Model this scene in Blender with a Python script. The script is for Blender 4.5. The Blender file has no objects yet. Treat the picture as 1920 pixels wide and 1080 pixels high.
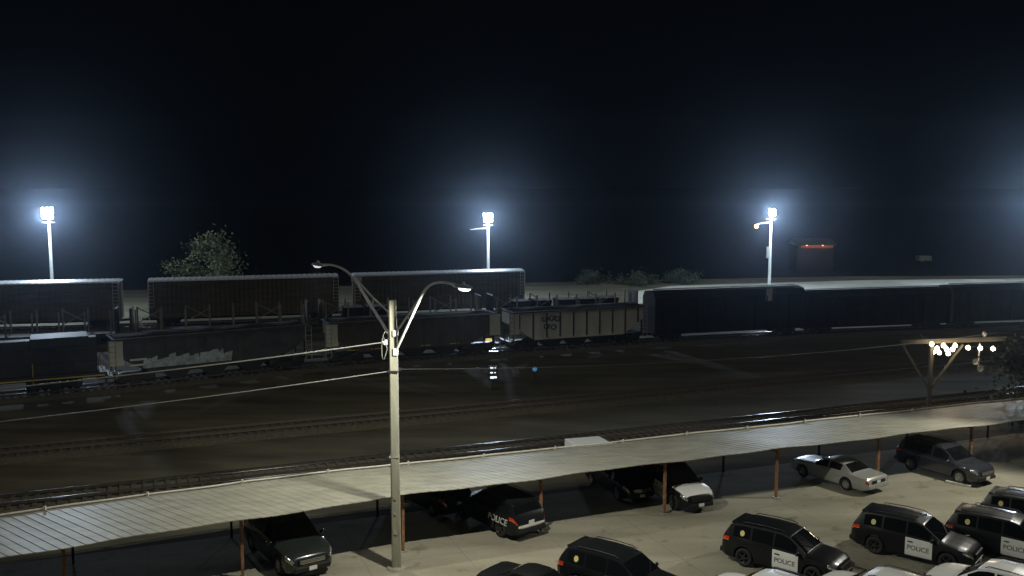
import bpy, bmesh, math, random
from mathutils import Vector, Matrix
random.seed(7)
R = math.radians
S = bpy.context.scene
COL = S.collection

# ------------------------------------------------------------------ view / camera
S.view_settings.view_transform = 'Standard'
S.view_settings.look = 'None'
S.view_settings.exposure = 0
S.view_settings.gamma = 1
CAM_H, FPX = 17.0, 1800.0
PITCH = math.atan(200 / 1800)
cd = bpy.data.cameras.new('camera')
cam = bpy.data.objects.new('camera', cd)
COL.objects.link(cam)
cam.location = (0, 0, CAM_H)
cam.rotation_euler = (math.pi / 2 - PITCH, 0, 0)
cd.sensor_width = 36
cd.lens = 36 * FPX / 1920
cd.clip_end = 3000
S.camera = cam

TH = R(21.5)
T = Vector((math.cos(TH), math.sin(TH), 0))      # along the tracks
N = Vector((-math.sin(TH), math.cos(TH), 0))     # away from the car park

# ------------------------------------------------------------------ materials
def mat(name, col, rough=0.7, metal=0.0, spec=0.4, noise=0.0, scale=3.0, bump=0.0, bscale=40.0,
        coat=0.0, stretch=None, col2=None, emit=None, estr=0.0):
    m = bpy.data.materials.new(name)
    m.use_nodes = True
    nt = m.node_tree
    b = nt.nodes['Principled BSDF']
    b.inputs['Base Color'].default_value = (*col, 1)
    b.inputs['Roughness'].default_value = rough
    b.inputs['Metallic'].default_value = metal
    b.inputs['Specular IOR Level'].default_value = spec
    b.inputs['Coat Weight'].default_value = coat
    b.inputs['Coat Roughness'].default_value = 0.08
    if emit:
        b.inputs['Emission Color'].default_value = (*emit, 1)
        b.inputs['Emission Strength'].default_value = estr
    if noise or bump:
        tc = nt.nodes.new('ShaderNodeTexCoord')
        mp = nt.nodes.new('ShaderNodeMapping')
        nt.links.new(tc.outputs['Object'], mp.inputs['Vector'])
        if stretch:
            mp.inputs['Scale'].default_value = stretch
    if noise:
        n = nt.nodes.new('ShaderNodeTexNoise')
        n.inputs['Scale'].default_value = scale
        n.inputs['Detail'].default_value = 8
        n.inputs['Roughness'].default_value = 0.62
        nt.links.new(mp.outputs['Vector'], n.inputs['Vector'])
        r = nt.nodes.new('ShaderNodeValToRGB')
        r.color_ramp.elements[0].position = 0.3
        r.color_ramp.elements[1].position = 0.7
        c2 = col2 if col2 else tuple(c * (1 + noise) for c in col)
        r.color_ramp.elements[0].color = (*[c * (1 - noise) for c in col], 1)
        r.color_ramp.elements[1].color = (*c2, 1)
        nt.links.new(n.outputs['Fac'], r.inputs['Fac'])
        nt.links.new(r.outputs['Color'], b.inputs['Base Color'])
    if bump:
        n2 = nt.nodes.new('ShaderNodeTexNoise')
        n2.inputs['Scale'].default_value = bscale
        n2.inputs['Detail'].default_value = 6
        nt.links.new(mp.outputs['Vector'], n2.inputs['Vector'])
        bp = nt.nodes.new('ShaderNodeBump')
        bp.inputs['Strength'].default_value = bump
        bp.inputs['Distance'].default_value = 0.03
        nt.links.new(n2.outputs['Fac'], bp.inputs['Height'])
        nt.links.new(bp.outputs['Normal'], b.inputs['Normal'])
    return m

M = {}
M['yard'] = mat('dark_yard_earth', (0.085, 0.076, 0.05), 0.95, noise=0.5, scale=0.25, bump=0.6, bscale=6, spec=0.2,
                col2=(0.135, 0.122, 0.075), stretch=(0.35, 1.6, 1))
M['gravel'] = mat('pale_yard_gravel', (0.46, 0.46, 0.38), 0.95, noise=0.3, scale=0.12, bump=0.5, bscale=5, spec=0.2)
M['ballast'] = mat('track_ballast', (0.105, 0.094, 0.066), 0.95, noise=0.35, scale=5, bump=1.0, bscale=14, spec=0.2)
M['sleeper'] = mat('sleeper_wood', (0.085, 0.073, 0.052), 0.9, noise=0.4, scale=4)
M['raildull'] = mat('rusty_rail', (0.09, 0.075, 0.06), 0.6)
M['rail'] = mat('polished_rail', (0.45, 0.45, 0.45), 0.22, metal=1.0)
M['roofmetal'] = mat('carport_sheet_metal', (0.30, 0.292, 0.225), 0.5, metal=0.0, spec=0.35, noise=0.26, scale=1.4, bump=0.15, bscale=2.5, stretch=(0.5, 1.3, 1))
M['rustpost'] = mat('rusty_orange_post_paint', (0.25, 0.125, 0.06), 0.75, noise=0.5, scale=6)
M['steel'] = mat('galvanised_steel', (0.42, 0.43, 0.40), 0.45, metal=0.35, noise=0.15, scale=5)
M['whitepipe'] = mat('white_pipe', (0.62, 0.6, 0.52), 0.5, noise=0.15, scale=3)
M['mast'] = mat('pale_mast_paint', (0.75, 0.76, 0.74), 0.6, noise=0.1, scale=2)
M['pole'] = mat('weathered_pole', (0.27, 0.27, 0.205), 0.85, noise=0.22, scale=2.5, bump=0.3, bscale=12, stretch=(3, 3, 0.4))
M['darkmetal'] = mat('dark_metal', (0.03, 0.03, 0.03), 0.5, metal=0.3)
M['cable'] = mat('cable_sheath', (0.2, 0.2, 0.18), 0.45)
M['paint_black'] = mat('black_car_paint', (0.008, 0.009, 0.010), 0.35, spec=0.3, coat=0.12)
M['paint_dark'] = mat('dark_green_car_paint', (0.016, 0.022, 0.02), 0.25, spec=0.5, coat=0.9)
M['paint_navy'] = mat('dark_grey_car_paint', (0.03, 0.034, 0.045), 0.25, spec=0.5, coat=0.9)
M['paint_white'] = mat('white_car_paint', (0.72, 0.74, 0.72), 0.3, spec=0.5, coat=0.7)
M['paint_silver'] = mat('silver_car_paint', (0.42, 0.43, 0.40), 0.3, metal=0.3, coat=0.7)
M['glass'] = mat('car_glass', (0.006, 0.007, 0.008), 0.06, spec=0.7)
M['tyre'] = mat('tyre_rubber', (0.018, 0.018, 0.018), 0.85)
M['rim'] = mat('wheel_rim_metal', (0.5, 0.5, 0.48), 0.3, metal=0.8)
M['rimdark'] = mat('black_steel_wheel', (0.05, 0.05, 0.05), 0.4, metal=0.5)
M['chrome'] = mat('chrome', (0.75, 0.75, 0.75), 0.12, metal=1.0)
M['trim'] = mat('black_trim', (0.012, 0.012, 0.012), 0.5)
M['redlens'] = mat('red_lens', (0.55, 0.03, 0.012), 0.15, spec=0.7, coat=0.6)
M['headlens'] = mat('headlamp_lens', (0.6, 0.62, 0.6), 0.08, metal=0.75, spec=0.8, coat=0.8)
M['amberlens'] = mat('amber_lens', (0.55, 0.22, 0.06), 0.2, spec=0.6)
M['plate'] = mat('licence_plate', (0.75, 0.76, 0.72), 0.4)
M['letter'] = mat('grey_lettering', (0.20, 0.20, 0.16), 0.5)
M['letterpale'] = mat('pale_lettering', (0.55, 0.57, 0.52), 0.5)
M['badge'] = mat('gold_badge', (0.62, 0.55, 0.20), 0.45)
M['autorack'] = mat('brown_rail_car_sheet', (0.15, 0.122, 0.072), 0.75, noise=0.35, scale=1.2, stretch=(0.3, 1, 2))
M['autoroof'] = mat('galvanised_car_roof', (0.68, 0.7, 0.7), 0.5, metal=0.2, noise=0.15, scale=2)
M['ladder'] = mat('white_ladder', (0.85, 0.85, 0.82), 0.6)
M['hoppergrey'] = mat('pale_grey_hopper_paint', (0.52, 0.53, 0.46), 0.75, noise=0.22, scale=0.9, stretch=(1, 1, 0.35), spec=0.3)
M['hopperbrown'] = mat('dark_brown_hopper_paint', (0.065, 0.058, 0.05), 0.8, noise=0.35, scale=1.0, stretch=(1, 1, 0.35), spec=0.3)
M['hopperblue'] = mat('blue_grey_hopper_paint', (0.06, 0.07, 0.075), 0.8, noise=0.35, scale=1.0, spec=0.3)
M['graffiti'] = mat('pale_blue_graffiti', (0.34, 0.42, 0.44), 0.7, noise=0.5, scale=2.2)
M['graffitidark'] = mat('dark_graffiti', (0.10, 0.115, 0.11), 0.7)
M['load'] = mat('dark_load', (0.02, 0.02, 0.02), 0.95, noise=0.5, scale=3)
M['stake'] = mat('stake_steel', (0.30, 0.30, 0.24), 0.7, noise=0.3, scale=2)
M['darkcar'] = mat('black_rail_car_paint', (0.012, 0.012, 0.013), 0.8, spec=0.2, noise=0.5, scale=0.8)
M['loco'] = mat('dark_locomotive_paint', (0.03, 0.033, 0.04), 0.6, noise=0.3, scale=0.8)
M['yellow'] = mat('safety_yellow', (0.55, 0.42, 0.06), 0.6)
M['yellowref'] = mat('glowing_yellow_reflector', (0.8, 0.62, 0.12), 0.5, emit=(1.0, 0.75, 0.22), estr=0.7)  # no lamp: emission stands in for the light it throws back
M['fascia'] = mat('brown_fascia', (0.10, 0.045, 0.02), 0.8, noise=0.4, scale=1.5)
M['bark'] = mat('bark', (0.09, 0.07, 0.05), 0.95, noise=0.4, scale=4)
M['leaf'] = mat('leaf_green', (0.095, 0.11, 0.048), 0.8, noise=0.4, scale=0.9)
M['leafdark'] = mat('dark_leaf_green', (0.035, 0.045, 0.022), 0.85, noise=0.4, scale=0.9)
M['beam'] = mat('timber_beam', (0.075, 0.067, 0.052), 0.8, noise=0.25, scale=3)
M['flood'] = mat('floodlight_lens', (0.9, 0.9, 0.9), 0.3, emit=(0.72, 0.84, 1.0), estr=90)
M['sodium'] = mat('sodium_lens', (0.9, 0.6, 0.3), 0.3, emit=(1.0, 0.30, 0.05), estr=6)
M['ledlens'] = mat('street_lamp_lens', (0.9, 0.9, 0.9), 0.3, emit=(0.95, 1.0, 0.95), estr=4)
M['ledlensdim'] = mat('dim_street_lamp_lens', (0.9, 0.9, 0.9), 0.3, emit=(0.95, 1.0, 0.95), estr=0.7)
M['bulb'] = mat('warm_bulb', (0.9, 0.85, 0.7), 0.3, emit=(1.0, 0.78, 0.50), estr=30)
M['whitelamp'] = mat('white_marker_lamp', (0.9, 0.9, 0.9), 0.3, emit=(0.85, 0.95, 1.0), estr=1.6)
M['bluelamp'] = mat('blue_marker_lamp', (0.1, 0.3, 0.6), 0.3, emit=(0.10, 0.35, 0.6), estr=0.35)
M['vanwhite'] = mat('white_van_paint', (0.8, 0.82, 0.8), 0.4)
M['vanblue'] = mat('van_windscreen', (0.05, 0.09, 0.16), 0.1, spec=0.6)
M['shedwall'] = mat('shed_wall', (0.012, 0.011, 0.010), 0.95, spec=0.0, noise=0.2, scale=1)

def concrete():
    m = bpy.data.materials.new('worn_concrete_paving')
    m.use_nodes = True
    nt = m.node_tree; b = nt.nodes['Principled BSDF']; L = nt.links.new
    b.inputs['Roughness'].default_value = 0.85
    b.inputs['Specular IOR Level'].default_value = 0.25
    tc = nt.nodes.new('ShaderNodeTexCoord')
    mp = nt.nodes.new('ShaderNodeMapping'); mp.inputs['Rotation'].default_value = (0, 0, -TH)
    mp.inputs['Scale'].default_value = (0.35, 1.3, 1)
    L(tc.outputs['Object'], mp.inputs['Vector'])
    n1 = nt.nodes.new('ShaderNodeTexNoise'); n1.inputs['Scale'].default_value = 0.35; n1.inputs['Detail'].default_value = 7
    L(mp.outputs['Vector'], n1.inputs['Vector'])
    r1 = nt.nodes.new('ShaderNodeValToRGB')
    r1.color_ramp.elements[0].position = 0.32; r1.color_ramp.elements[1].position = 0.68
    r1.color_ramp.elements[0].color = (0.205, 0.192, 0.138, 1); r1.color_ramp.elements[1].color = (0.35, 0.33, 0.25, 1)
    L(n1.outputs['Fac'], r1.inputs['Fac'])
    n2 = nt.nodes.new('ShaderNodeTexNoise'); n2.inputs['Scale'].default_value = 9; n2.inputs['Detail'].default_value = 8
    L(tc.outputs['Object'], n2.inputs['Vector'])
    r2 = nt.nodes.new('ShaderNodeValToRGB')
    r2.color_ramp.elements[0].color = (0.78, 0.78, 0.78, 1); r2.color_ramp.elements[1].color = (1.15, 1.15, 1.15, 1)
    L(n2.outputs['Fac'], r2.inputs['Fac'])
    mx = nt.nodes.new('ShaderNodeMix'); mx.data_type = 'RGBA'; mx.blend_type = 'MULTIPLY'; mx.inputs[0].default_value = 1
    L(r1.outputs['Color'], mx.inputs[6]); L(r2.outputs['Color'], mx.inputs[7])
    # oil stains with their own outline
    v = nt.nodes.new('ShaderNodeTexNoise'); v.inputs['Scale'].default_value = 0.8; v.inputs['Detail'].default_value = 5
    L(tc.outputs['Object'], v.inputs['Vector'])
    r3 = nt.nodes.new('ShaderNodeValToRGB')
    r3.color_ramp.elements[0].position = 0.60; r3.color_ramp.elements[1].position = 0.74
    r3.color_ramp.elements[0].color = (1, 1, 1, 1); r3.color_ramp.elements[1].color = (0.5, 0.48, 0.43, 1)
    L(v.outputs['Fac'], r3.inputs['Fac'])
    mx2 = nt.nodes.new('ShaderNodeMix'); mx2.data_type = 'RGBA'; mx2.blend_type = 'MULTIPLY'; mx2.inputs[0].default_value = 1
    L(mx.outputs[2], mx2.inputs[6]); L(r3.outputs['Color'], mx2.inputs[7])
    # expansion joints on a 4.5 m grid
    sep = nt.nodes.new('ShaderNodeSeparateXYZ')
    mp2 = nt.nodes.new('ShaderNodeMapping'); mp2.inputs['Rotation'].default_value = (0, 0, -TH)
    L(tc.outputs['Object'], mp2.inputs['Vector']); L(mp2.outputs['Vector'], sep.inputs['Vector'])
    prev = mx2.outputs[2]
    for ax in ('X', 'Y'):
        a = nt.nodes.new('ShaderNodeMath'); a.operation = 'PINGPONG'; a.inputs[1].default_value = 2.25
        L(sep.outputs[ax], a.inputs[0])
        lt = nt.nodes.new('ShaderNodeMath'); lt.operation = 'LESS_THAN'; lt.inputs[1].default_value = 0.022
        L(a.outputs[0], lt.inputs[0])
        mm = nt.nodes.new('ShaderNodeMix'); mm.data_type = 'RGBA'
        L(lt.outputs[0], mm.inputs[0]); L(prev, mm.inputs[6]); mm.inputs[7].default_value = (0.20, 0.187, 0.14, 1)
        prev = mm.outputs[2]
    L(prev, b.inputs['Base Color'])
    bp = nt.nodes.new('ShaderNodeBump'); bp.inputs['Strength'].default_value = 0.25; bp.inputs['Distance'].default_value = 0.02
    L(n2.outputs['Fac'], bp.inputs['Height']); L(bp.outputs['Normal'], b.inputs['Normal'])
    return m
M['concrete'] = concrete()

# ------------------------------------------------------------------ mesh helpers
class MB:
    def __init__(s): s.v = []; s.f = []; s.smooth = []; s.mi = []; s.cur = 0
    def add(s, vs, fs, smooth=False):
        o = len(s.v)
        s.v += [tuple(v) for v in vs]
        s.f += [tuple(i + o for i in f) for f in fs]
        s.smooth += [smooth] * len(fs); s.mi += [s.cur] * len(fs)
    def box(s, c, d, mtx=None):
        x, y, z = [q / 2 for q in d]
        vs = [Vector((a * x, b * y, e * z)) for a in (-1, 1) for b in (-1, 1) for e in (-1, 1)]
        if mtx is not None: vs = [mtx @ v for v in vs]
        vs = [v + Vector(c) for v in vs]
        s.add(vs, [(0, 1, 3, 2), (4, 6, 7, 5), (0, 4, 5, 1), (2, 3, 7, 6), (0, 2, 6, 4), (1, 5, 7, 3)])
    def bar(s, a, b, w, h=None, up=Vector((0, 0, 1))):
        a, b = Vector(a), Vector(b); h = h or w
        d = (b - a); l = d.length; d.normalize()
        if abs(d.dot(up)) > 0.98: up = Vector((1, 0, 0))
        y = up.cross(d).normalized(); z = d.cross(y)
        m = Matrix((d, y, z)).transposed()
        s.box((a + b) / 2, (l, w, h), m)
    def tube(s, pts, r, n=8, close=True):
        pts = [Vector(p) for p in pts]
        rs = r if isinstance(r, (list, tuple)) else [r] * len(pts)
        vs = []
        pu = Vector((0, 0, 1))
        for i, p in enumerate(pts):
            d = (pts[min(i + 1, len(pts) - 1)] - pts[max(i - 1, 0)]).normalized()
            if abs(d.dot(pu)) > 0.95: pu = Vector((1, 0, 0)) if abs(d.x) < 0.9 else Vector((0, 1, 0))
            y = pu.cross(d).normalized(); z = d.cross(y)
            pu = z
            for k in range(n):
                a = 2 * math.pi * k / n
                vs.append(p + (y * math.cos(a) + z * math.sin(a)) * rs[i])
        fs = []
        for i in range(len(pts) - 1):
            for k in range(n):
                k2 = (k + 1) % n
                fs.append((i * n + k, i * n + k2, (i + 1) * n + k2, (i + 1) * n + k))
        s.add(vs, fs, True)
        if close:
            s.add([vs[k] for k in range(n)], [tuple(range(n))[::-1]])
            o = (len(pts) - 1) * n
            s.add([vs[o + k] for k in range(n)], [tuple(range(n))])
    def prism(s, poly, depth_vec, origin=(0, 0, 0)):
        # poly: list of 3d points, extruded by depth_vec
        o = Vector(origin); d = Vector(depth_vec); n = len(poly)
        a = [o + Vector(p) for p in poly]; b = [p + d for p in a]
        s.add(a + b, [tuple(range(n))[::-1], tuple(range(n, 2 * n))] +
              [(i, (i + 1) % n, n + (i + 1) % n, n + i) for i in range(n)])
    def lathe(s, prof, axis='y', n=24, c=(0, 0, 0)):
        vs = []; c = Vector(c)
        for r, h in prof:
            for k in range(n):
                a = 2 * math.pi * k / n
                if axis == 'y': vs.append(c + Vector((r * math.cos(a), h, r * math.sin(a))))
                else: vs.append(c + Vector((r * math.cos(a), r * math.sin(a), h)))
        fs = []
        for i in range(len(prof) - 1):
            for k in range(n):
                k2 = (k + 1) % n
                fs.append((i * n + k, i * n + k2, (i + 1) * n + k2, (i + 1) * n + k))
        s.add(vs, fs, True)
    def build(s, name, m, parent=None, bevel=0.0):
        me = bpy.data.meshes.new(name)
        me.from_pydata(s.v, [], s.f)
        me.polygons.foreach_set('use_smooth', s.smooth)
        me.polygons.foreach_set('material_index', s.mi)
        bm = bmesh.new(); bm.from_mesh(me)
        bmesh.ops.recalc_face_normals(bm, faces=bm.faces)
        if bevel:
            bmesh.ops.bevel(bm, geom=list(bm.edges), offset=bevel, segments=2, affect='EDGES', profile=0.6)
        bm.to_mesh(me); bm.free()
        if isinstance(m, (list, tuple)):
            for q in m: me.materials.append(q)
        else: me.materials.append(m)
        o = bpy.data.objects.new(name, me)
        COL.objects.link(o)
        if parent: o.parent = parent
        return o

def empty(name, loc, rz=0.0):
    o = bpy.data.objects.new(name, None)
    o.location = loc; o.rotation_euler = (0, 0, rz); o.empty_display_size = 0.3
    COL.objects.link(o)
    return o

def tag(o, label=None, cat=None, group=None, kind=None):
    if label: o['label'] = label
    if cat: o['category'] = cat
    if group: o['group'] = group
    if kind: o['kind'] = kind
    return o

def copy_tree(o, parent=None):
    c = o.copy(); COL.objects.link(c)
    if parent: c.parent = parent
    for ch in list(o.children): copy_tree(ch, c)
    return c

def lerp_tab(tab, x):
    if x <= tab[0][0]: return tab[0][1]
    for (a, va), (b, vb) in zip(tab, tab[1:]):
        if x <= b: return va + (vb - va) * (x - a) / (b - a)
    return tab[-1][1]

def on_line(poly, x):
    """point and heading on a ground polyline at easting x"""
    for (a, b) in zip(poly, poly[1:]):
        if x <= b[0] or b is poly[-1]:
            t = (x - a[0]) / (b[0] - a[0])
            return Vector((x, a[1] + (b[1] - a[1]) * t, 0)), math.atan2(b[1] - a[1], b[0] - a[0])

def along(poly, dist):
    """point at a distance along the polyline from its start"""
    for (a, b) in zip(poly, poly[1:]):
        l = math.hypot(b[0] - a[0], b[1] - a[1])
        if dist <= l or b is poly[-1]:
            t = dist / l
            return Vector((a[0] + (b[0] - a[0]) * t, a[1] + (b[1] - a[1]) * t, 0))
        dist -= l

def dist_at(poly, x):
    d = 0
    for (a, b) in zip(poly, poly[1:]):
        l = math.hypot(b[0] - a[0], b[1] - a[1])
        if x <= b[0]: return d + l * (x - a[0]) / (b[0] - a[0])
        d += l
    return d

def ang(c, a, b):  # camera px -> ground point at height
    u, v, z = c, a, b
    d = Vector((0, math.cos(PITCH), -math.sin(PITCH))) + Vector((1, 0, 0)) * ((u - 960) / FPX) + \
        Vector((0, math.sin(PITCH), math.cos(PITCH))) * ((540 - v) / FPX)
    t = (z - CAM_H) / d.z
    return Vector((0, 0, CAM_H)) + d * t

def text_mesh(txt, size, shear=0.0, extrude=0.004):
    c = bpy.data.curves.new('txt', 'FONT'); c.body = txt; c.size = size; c.align_x = 'CENTER'; c.align_y = 'CENTER'
    c.extrude = extrude; c.shear = shear; c.offset = size * 0.012
    o = bpy.data.objects.new('txt', c); COL.objects.link(o)
    bpy.context.view_layer.update()
    me = bpy.data.meshes.new_from_object(o)
    bpy.data.objects.remove(o)
    bpy.data.curves.remove(c)
    return me

# ------------------------------------------------------------------ ground
def sheet(name, pts, z, m, kind='structure', t=None):
    mb = MB(); mb.add([(x, y, z) for x, y in pts], [tuple(range(len(pts)))])
    return tag(mb.build(name, m), kind=kind)
M['field'] = mat('dark_rough_grass', (0.007, 0.009, 0.009), 1.0, noise=0.4, scale=0.3, spec=0.0)
sheet('ground', [(-1500, -300), (1500, -300), (1500, 2200), (-1500, 2200)], 0.0, M['field'])
sheet('yard_ground', [(-160, -40), (260, -40), (260, 182), (60, 172), (-60, 150), (-160, 120)], 0.005, M['yard'])
def tp(a, b):
    p = T * a + N * b; return (p.x, p.y)
# car park paving: from the viewer to a little behind the carport
sheet('parking_lot', [tp(-60, -20), tp(90, -20), tp(90, 46.6), tp(-60, 46.6)], 0.02, M['concrete'])
# pale gravel of the far yard beneath the floodlights
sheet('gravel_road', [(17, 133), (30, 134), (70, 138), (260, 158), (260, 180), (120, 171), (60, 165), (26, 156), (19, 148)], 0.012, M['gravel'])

# ------------------------------------------------------------------ tracks
LINE_F = [(-120, 40), (-46, 71), (-31.5, 78.6), (-20, 86), (-3, 93.2), (14, 100.0), (30, 105), (60, 112), (130, 128)]
LINE_S = [(-120, 74), (-60, 94), (-20, 106.5), (0, 112.5), (16, 117.2), (60, 126.5), (130, 142)]
LINE_A = [(-140, 90), (-58, 108), (-42.4, 111.2), (-20.8, 117.2), (1.7, 124.0), (60, 139), (150, 158)]
def track(name, poly, railmat='rail', hb=0.20):
    mb = MB()
    tot = sum(math.hypot(b[0] - a[0], b[1] - a[1]) for a, b in zip(poly, poly[1:]))
    n = max(2, int(tot / 3))
    P = [along(poly, tot * i / n) for i in range(n + 1)]
    def side(i):
        d = (P[min(i + 1, n)] - P[max(i - 1, 0)]).normalized(); return Vector((-d.y, d.x, 0))
    vs = []; fs = []
    for i, p in enumerate(P):
        s_ = side(i)
        for w, z in ((-2.3, 0.01), (-1.5, 0.20), (1.5, 0.20), (2.3, 0.01)):
            vs.append(p + s_ * w + Vector((0, 0, z)))
    for i in range(n):
        for k in range(3): fs.append((4 * i + k, 4 * i + k + 1, 4 * i + k + 5, 4 * i + k + 4))
    mb.add(vs, fs)
    tag(mb.build('track_ballast', M['ballast']), kind='structure')
    t = empty(name, P[0])
    off = P[0]
    sb = MB(); k = int(tot / 0.6)
    for i in range(k):
        p = along(poly, i * 0.6); q = along(poly, i * 0.6 + 0.1); d = (q - p).normalized()
        m = Matrix((d, Vector((-d.y, d.x, 0)), Vector((0, 0, 1)))).transposed()
        sb.box(p - off + Vector((0, 0, 0.235)), (0.22, 2.6, 0.09), m)
    sb.build('sleepers', M['sleeper'], t)
    t.children[0]['kind'] = 'stuff'
    for s in (-1, 1):
        rb = MB(); vs = []; fs = []
        for i, p in enumerate(P):
            sd = side(i); c = p - off + sd * (0.7525 * s)
            for w, z in ((-0.07, 0.285), (-0.015, 0.31), (-0.015, 0.40), (-0.037, 0.41), (-0.037, 0.452), (0.037, 0.452), (0.037, 0.41), (0.015, 0.40), (0.015, 0.31), (0.07, 0.285)):
                vs.append(c + sd * w + Vector((0, 0, z)))
        for i in range(n):
            for j in range(9): fs.append((10 * i + j, 10 * i + j + 1, 10 * i + j + 11, 10 * i + j + 10))
        rb.add(vs, fs); rb.build('rail', M[railmat], t)
    return t
def straight(b0, a0=-60, a1=110): return [tp(a0, b0), tp(a1, b0)]
tr = [('railway_track', straight(55.3), 'shiny empty railway track nearest to the carport roof, with a glint on its rails'),
      ('railway_track', straight(66.0), 'dull empty railway track in the dark yard, second beyond the carport'),
      ('railway_track', LINE_F, 'railway track under the locomotive and the ribbed hopper wagons'),
      ('railway_track', LINE_S, 'railway track under the flat wagons with upright stakes'),
      ('railway_track', LINE_A, 'railway track under the tall covered car carriers below the floodlights')]
for k, (nm, pl, lb) in enumerate(tr): tag(track(nm, pl, 'raildull' if k == 1 else 'rail'), lb, 'railway track', 'yard tracks')

# ------------------------------------------------------------------ vehicles
class Profile:
    pass
def suv_profile():
    p = Profile()
    p.x0, p.x1 = -2.5, 2.5
    p.top = [(-2.5, 0.86), (-2.45, 1.02), (-2.40, 1.14), (-2.34, 1.24), (-2.12, 1.60), (-2.0, 1.69), (-1.6, 1.75), (-0.6, 1.785), (0.1, 1.765),
             (0.45, 1.68), (1.22, 1.17), (1.36, 1.12), (1.9, 1.06), (2.2, 0.99), (2.38, 0.88), (2.47, 0.72), (2.5, 0.6)]
    p.belt = [(-2.5, 0.78), (-2.42, 0.98), (-2.3, 1.10), (-1.5, 1.10), (0.5, 1.05), (1.3, 1.03), (1.9, 0.98), (2.2, 0.90), (2.38, 0.79), (2.47, 0.66), (2.5, 0.55)]
    p.hw = [(-2.5, 0.74), (-2.42, 0.88), (-2.25, 0.95), (-1.8, 0.985), (-1.0, 1.0), (1.3, 1.0), (1.9, 0.985), (2.2, 0.93), (2.38, 0.82), (2.47, 0.70), (2.5, 0.6)]
    p.rw = [(-2.5, 0.70), (-2.36, 0.86), (-2.28, 0.84), (-2.1, 0.75), (-1.0, 0.75), (0.2, 0.72), (0.45, 0.73), (1.22, 0.86), (1.36, 0.88), (1.9, 0.86), (2.2, 0.80), (2.38, 0.70), (2.5, 0.5)]
    p.zb0, p.wx, p.wr = 0.27, (1.52, -1.42), 0.375
    p.win = [(-0.12, 0.80), (-1.10, -0.20), (-1.92, -1.18)]
    p.ws, p.rear = (0.50, 1.20), (-2.33, -2.12)
    p.hood = (1.32, 2.36)
    p.doors = [(-0.16, 0.92), (-1.18, -0.19)]
    return p
def sedan_profile():
    p = Profile()
    p.x0, p.x1 = -2.68, 2.68
    p.top = [(-2.68, 0.72), (-2.63, 0.90), (-2.55, 0.98), (-1.75, 1.03), (-1.62, 1.06), (-1.0, 1.38), (-0.7, 1.45), (-0.1, 1.475), (0.25, 1.44), (1.05, 1.04),
             (1.2, 1.01), (2.2, 0.93), (2.5, 0.86), (2.62, 0.75), (2.68, 0.6)]
    p.belt = [(-2.68, 0.66), (-2.62, 0.84), (-2.5, 0.92), (-1.6, 0.97), (0.5, 0.94), (1.1, 0.93), (2.2, 0.85), (2.5, 0.78), (2.62, 0.68), (2.68, 0.55)]
    p.hw = [(-2.68, 0.84), (-2.6, 0.92), (-2.2, 0.975), (-1.0, 0.99), (1.3, 0.99), (2.2, 0.96), (2.5, 0.90), (2.62, 0.83), (2.68, 0.76)]
    p.rw = [(-2.68, 0.80), (-2.5, 0.86), (-1.75, 0.88), (-1.62, 0.86), (-0.95, 0.66), (0.2, 0.66), (1.05, 0.84), (1.2, 0.88), (2.2, 0.86), (2.5, 0.8), (2.68, 0.66)]
    p.zb0, p.wx, p.wr = 0.24, (1.66, -1.28), 0.345
    p.win = [(-0.02, 0.78), (-0.88, -0.1)]
    p.ws, p.rear = (0.32, 1.03), (-1.58, -1.0)
    p.hood = (1.16, 2.5)
    p.doors = [(-0.05, 1.0), (-1.02, -0.08)]
    return p

def car_surface(p):
    def zb(x):
        z = p.zb0
        e = min(x - p.x0, p.x1 - x)
        if e < 0.35: z += 0.12 * (1 - e / 0.35)
        ra = p.wr + 0.065
        for w in p.wx:
            d = abs(x - w)
            if d < ra: z = max(z, p.wr + math.sqrt(ra * ra - d * d))
        return z
    def pts(x):
        top, belt, hw, rw, b = (lerp_tab(t, x) for t in (p.top, p.belt, p.hw, p.rw, [(0, 0)]))
        b = min(zb(x), belt - 0.1)
        rw = min(rw, hw - 0.02)
        h = belt - b
        ez = max(belt + 0.01, top - 0.055) if top - belt < 0.2 else top - 0.055
        return [(hw * 0.95, b), (hw, b + 0.12 * h), (hw, b + 0.80 * h), (hw * 0.978, belt), (rw, ez), (rw * 0.78, top - 0.014), (0.0, top)]
    def at(x, u, s):
        P = pts(x); i = min(int(u), 5); t = u - i
        y = P[i][0] + (P[i + 1][0] - P[i][0]) * t; z = P[i][1] + (P[i + 1][1] - P[i][1]) * t
        return Vector((x, y * s, z))
    return pts, at

def patch(at, xr, ur, s, off, nx=8, nu=5, both=False, mb=None):
    mb = mb or MB()
    def P(x, u):
        e = 0.004
        p0 = at(x, u, s)
        dx = at(x + e, u, s) - at(x - e, u, s)
        du = at(x, min(u + .02, 5.999), s) - at(x, u - .02, s)
        n = dx.cross(du)
        if n.length < 1e-9: n = Vector((0, s, 0))
        n.normalize()
        if n.y * s < 0 and abs(n.y) > 0.05 or (abs(n.y) <= 0.05 and n.z < 0): n = -n
        return p0 + n * off
    vs = []; fs = []
    xs = [xr[0] + (xr[1] - xr[0]) * i / nx for i in range(nx + 1)]
    us = [ur[0] + (ur[1] - ur[0]) * j / nu for j in range(nu + 1)]
    for x in xs:
        for u in us: vs.append(P(x, u))
    for i in range(nx):
        for j in range(nu):
            a = i * (nu + 1) + j
            fs.append((a, a + 1, a + nu + 2, a + nu + 1))
    mb.add(vs, fs, True)
    if both: patch(at, xr, ur, -s, off, nx, nu, False, mb)
    return mb

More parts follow.
